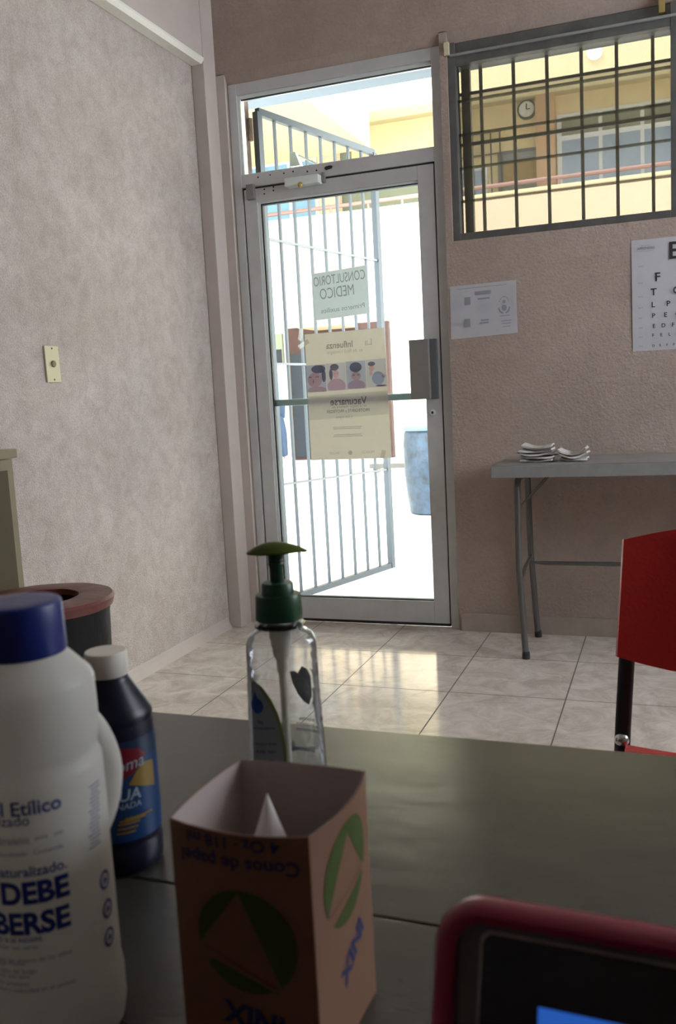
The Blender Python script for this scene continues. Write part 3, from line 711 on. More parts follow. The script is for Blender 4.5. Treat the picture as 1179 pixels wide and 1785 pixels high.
t = thing('waste_bin', 'round dark bin with red ring-shaped lid, standing beyond desk by the cabinet', 'bin', (-1.316, 1.604, 0))
BXc, BYc, bz = -1.316, 1.604, .641; br = .160
bm = B(); lathe(bm, [(.125, 0), (.13, .005), (br-.012, bz-.04), (br-.008, bz-.012), (br-.018, bz-.012), (br-.03, bz-.05), (.115, .02)], BXc, BYc, 56, cap1=True); obj('bin_body', bm, M['bin_blk'], t, smooth=True)
bm = B()
prof = [(br-.004, bz-.024), (br+.001, bz-.006), (br-.004, bz), (.095, bz+.004), (.083, bz+.001), (.080, bz-.012), (.09, bz-.016), (br-.012, bz-.014)]
n = 64; rings = []
for (r, z) in prof: rings.append([bm.verts.new((BXc+r*(1+.002*math.sin(5*2*PI*k/n)+.0015*math.sin(13*k))*math.cos(2*PI*k/n), BYc+r*(1+.002*math.sin(5*2*PI*k/n))*math.sin(2*PI*k/n), z+.0004*math.sin(9*2*PI*k/n))) for k in range(n)])
for i in range(len(prof)):
    A_, B_ = rings[i], rings[(i+1) % len(prof)]
    for k in range(n): bm.faces.new((A_[k], A_[(k+1) % n], B_[(k+1) % n], B_[k]))
obj('ring_lid', bm, M['bin_red'], t, smooth=True)

# ================================================================== desk
DZ = .75; DY = .744
t = thing('desk', 'dark grey laminate desk in the foreground with bottles on it', 'desk', (-.1, .4, 0))
bm = B()
box(bm, -1.0, .80, .4665, DY, DZ-.028, DZ, bev=.0012); box(bm, -1.0, .80, .10, .4645, DZ-.028, DZ, bev=.0012)
obj('desktop', bm, M['desk'], t)
bx('edge_strip', M['desk_edge'], t, -1.0, .80, DY, DY+.0015, DZ-.026, DZ-.003)
for x in (-.97, .75): bx('side_panel', M['desk'], t, x, x+.025, .14, .70, 0, DZ-.028)
bx('modesty_panel', M['desk'], t, -.945, .75, .66, .68, .2, DZ-.028)

# ---- alcohol bottle
AX, AY, AR = -.287, .3335, .0330
t = thing('alcohol_bottle', 'large milky white plastic bottle with blue cap and blue lettering, handle behind', 'bottle', (AX, AY, DZ))
AT = .967
bm = B()
prof = [(.028, DZ), (.0320, DZ+.004), (.0336, DZ+.012), (.0336, DZ+.026), (.0326, DZ+.034), (.0324, DZ+.115), (.0322, DZ+.137), (.0318, DZ+.1395), (.0302, DZ+.1425), (.0305, DZ+.146), (.0315, DZ+.150), (.0319, DZ+.162), (.0317, DZ+.1775), (.0305, DZ+.1805), (.0215, DZ+.1905), (.0185, DZ+.193), (.0180, DZ+.205)]
lathe(bm, prof, AX, AY, 64); obj('bottle_body', bm, M['hdpe'], t, smooth=True, ang=50)
bm = B(); lathe(bm, [(.0203, DZ+.1925), (.0206, DZ+.1935), (.0200, AT-.0018), (.0195, AT-.0004), (.0187, AT), (.01, AT)], AX, AY, 64); obj('screw_cap', bm, M['cap_blue'], t, smooth=True, ang=50)
va = math.atan2(-AY, -AX)                # direction of the viewer seen from the bottle
ha = va+math.radians(112)
hd = Vector((math.cos(ha), math.sin(ha), 0)); hc = Vector((AX, AY, 0))
bm = B(); pts = []
for k in range(17):
    a = k/16; z = DZ+.152-.060*a; rr = .0275+.0115*math.sin(PI*a)**.75
    pts.append(hc+hd*rr+Vector((0, 0, z)))
tube(bm, pts, .0055, 12, flat=1.2); obj('handle', bm, M['hdpe'], t, smooth=True)
def rz(z):                                # body radius at a height
    for (r0, z0), (r1, z1) in zip(prof, prof[1:]):
        if z0 <= z <= z1: return r0+(r1-r0)*(z-z0)/(z1-z0+1e-9)
    return AR
def alc(u, v): a = va+u/AR; r = rz(v)+.0004; return Vector((AX+r*math.cos(a), AY+r*math.sin(a), v))
def hit(px, py, cx, cy, r):               # point on a bottle wall seen at a pixel -> (angle, z)
    d = ray(px, py); A = d.x**2+d.y**2; b = -2*(d.x*cx+d.y*cy); c = cx*cx+cy*cy-r*r
    q = max(0, b*b-4*A*c); s = (-b-math.sqrt(q))/(2*A); p = d*s
    return math.atan2(p.y-cy, p.x-cx), p.z+H
def spot(px, py):
    a, z = hit(px, py, AX, AY, AR-.001); return ((a-va+PI) % (2*PI)-PI)*AR, z
bm = B(); sm = B()
def aput(dst, s, size, px, py, bold=0, sx=1):          # right edge of the text at the pixel
    u, z = spot(px, py); tt = text2d(s, size, bold, 'RIGHT')
    put(dst, tt, lambda a, b: (u+a*sx, z+b), alc, .0025)
aput(bm, 'Alcohol Etílico', .0092, 106, 1396, .020); aput(bm, 'desnaturalizado', .0068, 52, 1429, .008)
aput(bm, 'Alcohol desnaturalizado.', .0066, 116, 1503, .022); aput(bm, 'NO DEBE', .0142, 119, 1541, .045, .95); aput(bm, 'BEBERSE', .0142, 121, 1594, .045, .95)
aput(bm, 'DAÑINO SI SE INGIERE', .0030, 74, 1634, .02)
for (px, py) in ((180, 1533), (185, 1583), (188, 1632)):
    u, z = spot(px, py)
    p = ell(u, z, .0042, .0048, 20); q = ell(u, z, .0028, .0034, 20)
    ring = B(); A_ = [ring.verts.new((*a, 0)) for a in p]; B_ = [ring.verts.new((*a, 0)) for a in q]
    for k in range(20): ring.faces.new((A_[k], A_[(k+1) % 20], B_[(k+1) % 20], B_[k]))
    put(bm, ring, place(0, 0), alc); put(bm, poly2d([(u-.002, z-.002), (u+.002, z-.001), (u, z+.002)]), place(0, 0), alc)
obj('blue_lettering', bm, M['ink_blue'], t)
for s, px, py in (('Solución tópica  Antiséptico   para   uso', 109, 1447), ('uso externo', 52, 1466), ('Alcohol etílico desnaturalizado   Contenido', 110, 1472), ('no mezclar con otros', 67, 1648), ('Manténgase fuera del alcance de los niños', 125, 1655), ('Consérvese en lugar fresco', 45, 1678), ('tapado y lejos del fuego', 65, 1690), ('Evite el contacto con ojos', 53, 1700), ('No se ingiera este producto', 53, 1713), ('Hecho en México   Lote y caducidad en el envase', 130, 1706)):
    aput(sm, s, .0031, px, py, .008)
for k in range(16):
    u, z = spot(163, 1366+k*7.2); w = .0088-.0012*(k % 3)
    put(sm, poly2d(rect(u+.0006*(k % 2), z, w, .00075)), place(0, 0), alc, .002)
obj('small_print', sm, M['ink_smoke'], t)

# ---- peroxide bottle
PX, PY, PR = -.349, .484, .0275
t = thing('peroxide_bottle', 'dark blue bottle with ivory cap and blue red yellow label', 'bottle', (PX, PY, DZ))
bm = B()
prof2 = [(.025, DZ), (.027, DZ+.003), (.0275, DZ+.008), (.0275, DZ+.017), (.0266, DZ+.019), (.0266, DZ+.0215), (.0275, DZ+.0235), (.0273, DZ+.098), (.0267, DZ+.0995), (.0267, DZ+.101), (.0272, DZ+.1025), (.0267, DZ+.105), (.0247, DZ+.109), (.0140, DZ+.1265), (.0132, DZ+.128), (.0130, DZ+.135)]
lathe(bm, prof2, PX, PY, 64); obj('bottle_body', bm, M['per_body'], t, smooth=True, ang=50)
bm = B(); lathe(bm, [(.0136, DZ+.1300), (.0139, DZ+.1305), (.0138, DZ+.1445), (.0132, DZ+.146)], PX, PY, 48); obj('screw_cap', bm, M['cap_white'], t, smooth=True, ang=50)
pv = math.atan2(-PY, -PX)
def wrap(name, cx, cy, r, a0, u0, u1, z0, z1, m, parent, eps=.0003):
    bm = B(); n = max(4, int(abs(u1-u0)/.002)); f = cyl_map(cx, cy, r, a0, eps)
    vs = [(bm.verts.new(f(u0+(u1-u0)*k/n, z0)), bm.verts.new(f(u0+(u1-u0)*k/n, z1))) for k in range(n+1)]
    for a, b in zip(vs, vs[1:]): bm.faces.new((a[0], b[0], b[1], a[1]))
    return obj(name, bm, m, parent, smooth=True)
L1 = wrap('label_sheet', PX, PY, PR, pv, -.030, .040, DZ+.025, DZ+.090, M['per_blue'], t)
bm = B()
wrap('label_band', PX, PY, PR, pv, -.030, .040, DZ+.078, DZ+.092, M['per_teal'], L1, .0005)
def ps(px, py): a, z = hit(px, py, PX, PY, PR); return ((a-pv+PI) % (2*PI)-PI)*PR, z
f2 = cyl_map(PX, PY, PR, pv, .0008); f3 = cyl_map(PX, PY, PR, pv, .0011); f4 = cyl_map(PX, PY, PR, pv, .0014)
pts = [ps(224, 1368), ps(268, 1367), ps(264, 1322), ps(248, 1327), ps(236, 1345)]
put(bm, poly2d(pts), place(0, 0), f2, .002); obj('yellow_flash', bm, M['per_yel'], L1)
bm = B(); pts = [ps(x, y) for x, y in ((150, 1312), (180, 1308), (210, 1304), (240, 1303), (251, 1312), (247, 1326), (233, 1345), (212, 1362), (195, 1367), (165, 1360))]
put(bm, poly2d(pts), place(0, 0), f3, .002); obj('red_logo', bm, M['per_red'], L1)
bm = B()
def pput(s, size, px, py, bold=0, sx=1, sl=0):
    u, z = ps(px, py); put(bm, text2d(s, size, bold, 'RIGHT'), lambda a, b: (u+a*sx+b*.15, z+b+a*sl), f4, .002)
pput('Jaloma', .0115, 249, 1321, .005, .95, .08); pput('AGUA', .0105, 244, 1379, .025, 1); pput('OXIGENADA', .0056, 245, 1397, .01, 1)
obj('label_lettering', bm, M['per_wht'], L1)
bm = B()
for k, (px, w) in enumerate(((262, .019), (252, .017), (243, .014), (240, .013), (236, .012))):
    u, z = ps(px if px < 266 else 266, 1410+k*9); put(bm, poly2d(rect(u-w/2, z, w, .0013)), place(0, 0), f4, .002)
obj('label_small_print', bm, M['per_yel'], L1)

# ---- pump bottle (square-shouldered clear bottle)
QX, QY = -.2765, .603; qa = math.atan2(-QY, -QX)+PI/2          # u axis across the view
ux = Vector((math.cos(qa), math.sin(qa), 0)); uy = Vector((-math.sin(qa), math.cos(qa), 0))   # uy points to the viewer? (down-view)
if uy.dot(Vector((-QX, -QY, 0))) < 0: uy = -uy
if ux.x < 0: ux = -ux
t = thing('pump_bottle', 'clear empty hand gel bottle with dark green pump, behind the carton', 'bottle', (QX, QY, DZ))
def sup(z, a, b, e=3.2, n=48, off=0):
    o = []
    for k in range(n):
        th = 2*PI*k/n; c, s = math.cos(th), math.sin(th)
        x = a*abs(c)**(2/e)*(1 if c > 0 else -1); y = b*abs(s)**(2/e)*(1 if s > 0 else -1)
        o.append(Vector((QX, QY, z))+ux*x+uy*y)
    return o
def loft(bm, secs, cap0=True, cap1=True):
    R = [[bm.verts.new(p) for p in s] for s in secs]; n = len(R[0])
    for A_, B_ in zip(R, R[1:]):
        for k in range(n): bm.faces.new((A_[k], A_[(k+1) % n], B_[(k+1) % n], B_[k]))
    if cap0: bm.faces.new(R[0][::-1])
    if cap1: bm.faces.new(R[-1])
secs = [sup(DZ+.0005, .026, .017), sup(DZ+.003, .0295, .0195), sup(DZ+.012, .0300, .020), sup(DZ+.06, .0285, .0195), sup(DZ+.100, .0272, .019), sup(DZ+.118, .0268, .0188, 3.1), sup(DZ+.124, .0260, .0182, 3.0), sup(DZ+.128, .0240, .0172, 2.7), sup(DZ+.1310, .0195, .0160, 2.2), sup(DZ+.134, .0145, .0145, 2), sup(DZ+.138, .0145, .0145, 2)]
bm = B(); loft(bm, secs); obj('bottle_body', bm, M['pet'], t, smooth=True, ang=60)
bm = B(); lathe(bm, [(.0145, DZ+.1342), (.0192, DZ+.1348), (.0194, DZ+.1364), (.0145, DZ+.1370)], QX, QY, 40); obj('neck_ring', bm, glass('ring_plastic', (.38, .40, .44), 2.0), t, smooth=True)
bm = B(); lathe(bm, [(.0176, DZ+.1400), (.0178, DZ+.1405), (.0172, DZ+.1575), (.0166, DZ+.1590), (.0122, DZ+.1595), (.0120, DZ+.1665), (.0110, DZ+.1680), (.0060, DZ+.1682)], QX, QY, 60)
cl_ = obj('pump_collar', bm, M['pump'], t, smooth=True, ang=40)
bm = B(); lathe(bm, [(.0052, DZ+.160), (.0052, DZ+.178), (.0056, DZ+.180)]+[(.0060+.0004*(k % 2), DZ+.181+k*.0012) for k in range(8)]+[(.0060, DZ+.1920)], QX, QY, 24); obj('pump_stem', bm, M['pump'], t, smooth=True)
bm = B()   # mushroom head with a short drooping spout to the right
def head(u, v):
    th = 2*PI*u; c, s = math.cos(th), math.sin(th)
    a = .0205*v; b = .0125*v; x = a*c
    if c > 0: x = a*c*(1+.22*c**6)
    z = DZ+.1985-.0068*v**2.2-(.0008*v if c > .9 else 0)
    return Vector((QX, QY, z))+ux*(x-.001)+uy*(b*s)
ringsH = []; n = 36
for j in range(1, 9): ringsH.append([bm.verts.new(head(k/n, j/8)) for k in range(n)])
top = bm.verts.new(head(0, 0))
for k in range(n): bm.faces.new((top, ringsH[0][k], ringsH[0][(k+1) % n]))
for A_, B_ in zip(ringsH, ringsH[1:]):
    for k in range(n): bm.faces.new((A_[k], B_[k], B_[(k+1) % n], A_[(k+1) % n]))
low = [bm.verts.new(Vector(head(k/n, 1.0))+Vector((0, 0, -.0012))) for k in range(n)]
for k in range(n): bm.faces.new((ringsH[-1][k], low[k], low[(k+1) % n], ringsH[-1][(k+1) % n]))
low2 = [bm.verts.new(Vector(head(k/n, .45))+Vector((0, 0, -.0042))) for k in range(n)]
for k in range(n): bm.faces.new((low[k], low2[k], low2[(k+1) % n], low[(k+1) % n]))
bm.faces.new(low2); obj('pump_head', bm, M['pump_top'], t, smooth=True)
bm = B(); lathe(bm, [(.0092, DZ+.138), (.0092, DZ+.131), (.0086, DZ+.1295), (.0086, DZ+.125), (.0076, DZ+.1235), (.0076, DZ+.119), (.0066, DZ+.1175), (.0066, DZ+.112), (.0042, DZ+.108), (.0046, DZ+.100), (.0031, DZ+.097), (.0031, DZ+.006)], QX, QY, 24); obj('dip_tube', bm, M['dip'], t, smooth=True)
def fside(u, z, sgn=1, eps=.0005):      # point on the front (sgn 1) or back (-1) wall
    k = (z-DZ)/.118; a = .030-.0038*k; b = .0200-.0015*k
    w = max(0, 1-(abs(u)/a)**3.2)**(1/3.2)
    return Vector((QX, QY, z))+ux*u+uy*sgn*(b*w+eps)
bm = B(); z0 = DZ+.014
pl = [(-.0265, z0), (-.003, z0), (-.0015, z0+.014), (-.0010, z0+.030), (-.0022, z0+.044), (-.0052, z0+.058), (-.0100, z0+.070), (-.0160, z0+.0795), (-.0215, z0+.084), (-.0240, z0+.083)]
put(bm, poly2d(pl), place(0, 0), lambda u, v: fside(u, v), .003); Lb = obj('label', bm, M['lab_olive'], t)
bm = B(); pl2 = [(u-.0022 if u > -.02 else u, z-.001) for u, z in pl]; put(bm, poly2d(pl2), place(0, 0), lambda u, v: fside(u, v, 1, .0009), .003); obj('label_back', bm, M['lab_back'], Lb)
bm = B(); put(bm, poly2d(ell(-.0205, z0+.065, .0045, .0058)+[(-.0225, z0+.0745)][:0]), place(0, 0), lambda u, v: fside(u, v, 1, .0013), .002); put(bm, poly2d([(-.0242, z0+.068), (-.0215, z0+.0765), (-.0195, z0+.069)]), place(0, 0), lambda u, v: fside(u, v, 1, .0013), .002); obj('blue_drop', bm, M['lab_blue'], Lb)
bm = B()
for s, sz, u, z in (('gel', .004, -.019, z0+.053), ('antibacterial', .0032, -.0165, z0+.048), ('para manos', .0034, -.0160, z0+.036), ('con aloe', .0045, -.0160, z0+.030), ('500 ml', .004, -.0160, z0+.022)):
    put(bm, text2d(s, sz, .01), place(u, z, mirror=True), lambda u, v: fside(u, v, 1, .0013), .003)
put(bm, poly2d(rect(-.0155, z0+.010, .016, .012)), place(0, 0), lambda u, v: fside(u, v, 1, .0012), .003)
obj('label_print', bm, M['lab_dark'], Lb)
bm = B(); bk_ = lambda u, v: fside(u, v, -1, .0004)
lf = [(.0055, z0+.078), (.0090, z0+.0785), (.0115, z0+.0765), (.0150, z0+.0820), (.0190, z0+.0800), (.0215, z0+.074), (.0215, z0+.058), (.0190, z0+.0505), (.0150, z0+.053), (.0105, z0+.060), (.0070, z0+.069)]
put(bm, poly2d(lf), place(0, 0), bk_, .003)
for s, sz, z in (('suaviza', .0042, z0+.039), ('y humecta', .0042, z0+.0345), ('tus manos', .0042, z0+.030)): put(bm, text2d(s, sz, .015), place(.0165, z, mirror=True, rot=-.12), bk_, .003)
put(bm, text2d('Blumen', .0062, .04), place(.0125, z0+.0145, mirror=True, rot=-.15), bk_, .003)
put(bm, poly2d([(.001, z0+.017), (.005, z0+.0225), (.0065, z0+.018), (.006, z0+.0125), (.0025, z0+.013)]), place(0, 0), bk_, .003)
obj('back_print', bm, M['lab_dark'], t)

# ---- carton of paper cones
t = thing('cone_cup_carton', 'open orange carton with green triangle emblem and upside-down lettering, holding paper cones', 'carton', (-.178, .362, DZ))
CZ = .8685
rim = [Vector((-.2135, .3335, 0)), Vector((-.1455, .3325, 0)), Vector((-.1430, .4015, 0)), Vector((-.2110, .4005, 0))]     # front-left, front-right, back-right, back-left
def wallpt(i, s, v):                      # i wall index, s along, v 0..1 height
    a, b = rim[i], rim[(i+1) % 4]; p = a*(1-s)+b*s; d = (b-a).normalized(); nrm = Vector((d.y, -d.x, 0))
    bow = [.0060, .0050, .0022, .0025][i]*4*s*(1-s)*max(0, v)**2
    return p+nrm*bow+Vector((0, 0, DZ+(CZ-DZ)*v))
bm = B(); bi = B()
for i in range(4):
    slab(bm, lambda u, v, i=i: wallpt(i, u, v), 16, 12, .0004)
    def inn(u, v, i=i):
        p = wallpt(i, u, v); c = Vector((-.178, .367, p.z)); return p+(c-p).normalized()*.0006
    slab(bi, inn, 16, 12, .0001)
for f in bm.faces: pass
obj('carton_body', bm, M['carton'], t, smooth=True, ang=30); obj('carton_lining', bi, M['carton_in'], t, smooth=True, ang=30)
def cw_(i, Wd):
    def f(u, v): p = wallpt(i, u/Wd, (v-DZ)/(CZ-DZ)); a, b = rim[i], rim[(i+1) % 4]; d = (b-a).normalized(); return p+Vector((d.y, -d.x, 0))*.0007
    return f
for i, Wd in ((0, .068), (1, .069)):
    F2 = cw_(i, Wd); cx = Wd/2+(.002 if i == 0 else -.001); cyz = DZ+(.0655 if i == 0 else .086); rr = .0245
    bm = B()
    cc = ell(cx, cyz, rr, rr*1.04, 56)
    # three green segments round a tilted triangle
    tri = [(cx-.002, cyz+rr*.98), (cx-rr*.98, cyz-.004), (cx+rr*.62, cyz-rr*.80)]
    if i == 1: tri = [(cx-.001, cyz+rr*.80), (cx-rr*.88, cyz-rr*.50), (cx+rr*.85, cyz-rr*.30)]
    def segm(a, b):
        an = lambda p: math.atan2((p[1]-cyz)/1.04, p[0]-cx)
        s0, s1 = an(a), an(b)
        while s1 < s0: s1 += 2*PI
        arc = [(cx+rr*math.cos(s0+(s1-s0)*k/20), cyz+rr*1.04*math.sin(s0+(s1-s0)*k/20)) for k in range(21)]
        return [a]+arc+[b]
    T0, T1, T2 = tri
    put(bm, poly2d(segm(T0, T1)), place(0, 0), F2, .003); put(bm, poly2d(segm(T2, T0)), place(0, 0), F2, .003)
    low_ = segm((T1[0]+.006, T1[1]-.007), (T2[0]-.001, T2[1]-.0035)); put(bm, poly2d(low_), place(0, 0), F2, .003)
    obj('green_emblem', bm, M['leaf_green'], t)
    bm = B(); put(bm, poly2d([T1, (T1[0]+.003, T1[1]-.001), (T2[0], T2[1]-.001), (T2[0]-.004, T2[1]-.001)]), place(0, 0), F2, .003); obj('emblem_brown_line', bm, M['brown_p'], t)  # thin brown line printed along the triangle
    bm = B()
    if i == 0:
        put(bm, text2d('Conos de papel', .0092, .018), place(cx-.001, DZ+.1040, flip=True, rot=-.0), F2, .003)
        put(bm, text2d('4 Oz · 118 ml', .0082, .02), place(cx-.003, DZ+.1140, flip=True), F2, .003)
        obj('navy_lettering', bm, M['navy'], t); bm = B()
        put(bm, text2d('INIX', .0150, .04), place(cx+.001, DZ+.028, flip=True, rot=-.12), F2, .003)
    else:
        put(bm, text2d('INIX', .0150, .04), place(cx+.006, DZ+.042, flip=True, rot=.55), F2, .003)
    obj('navy_lettering', bm, M['navy'], t)
bm = B(); vs_ = [bm.verts.new((p.x*.985-.0027, p.y*.985+.0055, DZ+.0008)) for p in rim]; bm.faces.new(vs_); obj('carton_bottom', bm, M['carton_in'], t)
def coneobj(z, lab):
    bm = B(); n = 40; cx, cy = -.1805, .367
    for hh_, rr_, fl_ in ((.088, .030, 0), (.0868, .0294, 1)):
        ap = bm.verts.new((cx, cy, z+hh_)); R0 = [bm.verts.new((cx+rr_*math.cos(2*PI*k/n), cy+rr_*math.sin(2*PI*k/n), z)) for k in range(n)]
        for k in range(n): bm.faces.new((ap, R0[k], R0[(k+1) % n]))
        if fl_:
            for k in range(n): bm.faces.new((RA[k], R0[k], R0[(k+1) % n], RA[(k+1) % n]))
        RA = R0
    tag(obj('paper_cone', bm, M['cone'], None), lab, 'paper cup', 'paper cones stacked in the carton')
coneobj(DZ+.0310, 'white paper cone standing tip up inside the orange carton, topmost of the nested cones')
coneobj(DZ+.0160, 'white paper cone nested under the topmost cone inside the orange carton')
coneobj(DZ+.0015, 'white paper cone at the bottom of the nested cones inside the orange carton')

# ---- tablet in magenta bumper
t = thing('tablet', 'tablet with black screen in a thick magenta bumper case, close foreground', 'tablet', (.03, .255, DZ))
e1 = Vector((.985, -.045, 0)).normalized(); P0 = atZ(764, 1556, .880)
TW, TH = .215, .136; lean = math.radians(20)
e2 = Vector((0, 0, -1)); back = Vector((-e1.y, e1.x, 0)); e2 = (e2*math.cos(lean)-back*math.sin(lean)).normalized()
nn = e1.cross(e2).normalized()
if nn.y > 0: nn = -nn                      # towards the viewer
def tp(u, v, w=0): return P0+e1*u+e2*v+nn*w
def rrect(x0, x1, y0, y1, r, n=8):
    o = []
    for cx, cy, a0 in ((x1-r, y0+r, -PI/2), (x1-r, y1-r, 0), (x0+r, y1-r, PI/2), (x0+r, y0+r, PI)):
        for k in range(n+1): a = a0+PI/2*k/n; o.append((cx+r*math.cos(a), cy+r*math.sin(a)))
    return o
bm = B()
outl = rrect(0.0, TW, 0.0, TH, .016); inn_ = rrect(.0075, TW-.0075, .0070, TH-.0075, .010); out2 = rrect(.0025, TW-.0025, .0025, TH-.0025, .014)
layers = [(out2, -.012), (outl, -.009), (outl, -.001), (out2, .0022), (rrect(.005, TW-.005, .0045, TH-.005, .012), .0030), (inn_, .0015), (inn_, -.002)]
R = [[bm.verts.new(tp(u, v, w)) for u, v in L] for L, w in layers]; n = len(R[0])
for A_, B_ in zip(R, R[1:]):
    for k in range(n): bm.faces.new((A_[k], A_[(k+1) % n], B_[(k+1) % n], B_[k]))
bm.faces.new(R[0]); bm.faces.new(R[-1]); obj('bumper_case', bm, M['magenta'], t, smooth=True, ang=50)
bm = B(); L_ = rrect(.0072, TW-.0072, .0068, TH-.0072, .010); A_ = [bm.verts.new(tp(u, v, -.0018)) for u, v in L_]; bm.faces.new(A_); obj('bezel', bm, M['bezel'], t)
bm = B(); L_ = rrect(.0165, TW-.010, .0105, TH-.010, .004); A_ = [bm.verts.new(tp(u, v, -.0010)) for u, v in L_]; bm.faces.new(A_); sc_ = obj('screen', bm, M['screen'], t)
bm = B(); A_ = [bm.verts.new(tp(u, v, -.0013)) for u, v in rrect(.0155, TW-.009, .0095, TH-.009, .004)]; bm.faces.new(A_); obj('screen_rim', bm, mat('pale_rim', (.30, .26, .25), .3), t)
bm = B(); A_ = [bm.verts.new(tp(u, v, -.0007)) for u, v in [(.036, .0300), (.15, .0300), (.15, .075), (.036, .075)]]; bm.faces.new(A_); obj('blue_window', bm, M['screen_blue'], sc_)
bm = B(); a_ = tp(TW*.3, TH*.35, -.012); b_ = tp(TW*.7, TH*.35, -.012)
zf = DZ+.001
A_ = [bm.verts.new(a_), bm.verts.new(b_), bm.verts.new(Vector((b_.x, b_.y+.075, zf))), bm.verts.new(Vector((a_.x, a_.y+.075, zf)))]
bm.faces.new(A_); r = bmesh.ops.extrude_face_region(bm, geom=bm.faces[:]); 
for g in r['geom']:
    if isinstance(g, bmesh.types.BMVert): g.co += Vector((0, .003, .0))
obj('kick_stand', bm, M['black'], t)

# ================================================================== outdoors
bm = B(); box(bm, -16, 12, D+.20, 30, -.1, -.004); struct('courtyard_ground', bm, M['ground'])
# own building: eave slab above the door
bm = B(); box(bm, -6, 8, D+.16, 5.0, 2.72, 2.95); struct('eave_slab', bm, mat('grey_soffit', (.13, .15, .17), .9))
# gate
t = thing('security_gate', 'grey steel barred gate swung open outside the glass door', 'gate', (-1.80, 4.03, 0))
g0, g1 = Vector((-1.803, 4.032, 0)), Vector((-1.526, 4.941, 0)); gd = (g1-g0).normalized(); gn = Vector((gd.y, -gd.x, 0))
def gbar(name, a, b, w, m=M['steel_paint'], d=None):
    bm = B(); a, b = Vector(a), Vector(b); ax = (b-a).normalized()
    p = gd if abs(ax.z) > .5 else Vector((0, 0, 1)); q = gn; d = d or w
    vs = []
    for e in (a, b):
        for s1, s2 in ((-1, -1), (1, -1), (1, 1), (-1, 1)): vs.append(bm.verts.new(e+p*s1*w/2+q*s2*d/2))
    for f in ((0, 1, 2, 3), (7, 6, 5, 4), (0, 4, 5, 1), (1, 5, 6, 2), (2, 6, 7, 3), (3, 7, 4, 0)): bm.faces.new([vs[k] for k in f])
    return obj(name, bm, m, t)
Zt = 2.37
gbar('gate_post', g0+Vector((0, 0, .035)), g0+Vector((0, 0, Zt+.01)), .032); gbar('gate_post', g1+Vector((0, 0, .035)), g1+Vector((0, 0, Zt-.01)), .032)
gbar('top_rail', g0+Vector((0, 0, Zt+.012)), g1+Vector((0, 0, Zt-.008)), .032, d=.026); gbar('bottom_rail', g0+Vector((0, 0, .050)), g1+Vector((0, 0, .050)), .030, d=.026)
for za, zb_ in ((1.806, 1.781), (1.217, 1.205), (.628, .612)): gbar('cross_rail', g0+Vector((0, 0, za)), g1+Vector((0, 0, zb_)), .010, d=.022, m=M['tbl_leg'])
for k in range(1, 8):
    p = g0.lerp(g1, k/8); gbar('gate_bar', p+Vector((0, 0, .05)), p+Vector((0, 0, Zt)), .012)
t = thing('gate_jamb', 'rusty brown steel jamb post holding the gate hinges outside', 'post', (-1.88, 4.0, 0))
bx('post', M['rust'], t, -1.915, -1.845, 3.985, 4.03, 0, 2.45)
for z in (.4, 1.2, 2.0, 2.3): 
    bm = B(); tube(bm, [(-1.832, 4.01, z-.05), (-1.832, 4.01, z+.05)], .012, 10); obj('hinge', bm, M['rust'], t)

# opposite two-storey building, front at y=14, corridor wall at y=16
YB = 14.0; YI = 16.0
t = thing('school_building', 'long two-storey cream and yellow building across the courtyard with balcony corridor', 'building', (-3, 15, 0))
bx('ground_floor_wall', M['bwhite'], t, -14, 8, YB, YB+.2, 0, 2.9)
bx('balcony_parapet', M['peach'], t, -14, 8, YB, YB+.15, 2.9, 3.883, label='peach coloured parapet')
bx('parapet_coping', M['yellow'], t, -14, 8, YB-.01, YB+.19, 3.884, 3.93)
bx('corridor_floor', M['bwhite'], t, -14, 8, YB+.15, YI, 2.75, 2.95)
bx('corridor_wall', M['yellow'], t, -5.35, 8, YI, YI+.2, 2.9, 6.6, label='yellow corridor wall')
bx('corridor_wall', M['bgreen'], t, -6.0, -5.36, YI, YI+.2, 2.9, 6.6, label='corridor wall with shade painted in as olive')
bx('corridor_wall', M['fascia'], t, -14, -6.01, YI, YI+.2, 2.9, 6.6, label='pale corridor wall')
bx('corridor_ceiling', M['fascia'], t, -14, 8, YB+.25, YI, 5.75, 5.95)
bx('roof_fascia', M['fascia'], t, -14, 8, YB-.25, YB+.25, 5.30, 7.4, label='tall pale yellow roof fascia')
bx('fascia_drip', M['fascia'], t, -14, 8, YB-.35, YB-.25, 5.27, 5.36)
bx('corridor_pillar', M['orange'], t, -2.05, -1.75, YI-.25, YI-.002, 2.95, 5.75); bx('corridor_pillar', M['peach'], t, -5.90, -5.55, YI-.3, YI-.05, 2.95, 5.75)
bx('corridor_wall', M['bgreen'], t, -5.4, -3.9, YI-.06, YI-.001, 2.95, 5.0, label='wall panel with corridor shade painted in as olive')
bm = B(); tube(bm, [(-14, YB+.6-.5, 4.05), (8, YB+.1, 4.05)], .032, 8); obj('balcony_rail', bm, M['rail'], t)
for px in (575, 975, 640, 700): 
    q = atY(px, 320, YB+.1); bm = B(); tube(bm, [(q.x, YB+.1, 3.92), (q.x, YB+.1, 4.05)], .02, 8); obj('rail_post', bm, M['rail'], t)
def bwin(x0, x1, z0, z1, nx, frame, pane, y=YI, tr=None):
    f = bx('window', frame, t, x0-.05, x1+.05, y-.05, y-.001, z0-.05, z1+.05)
    w = (x1-x0)/nx
    for k in range(nx):
        a, b = x0+k*w+.03, x0+(k+1)*w-.03
        bx('pane', pane, f, a, b, y-.06, y-.05, z0, tr-.04 if tr else z1)
        if tr: bx('pane', M['bgreen'], f, a, b, y-.06, y-.05, tr+.04, z1)
bwin(-1.68, 2.2, 4.05, 5.38, 6, M['win_fr'], M['win_gl'], tr=5.05)
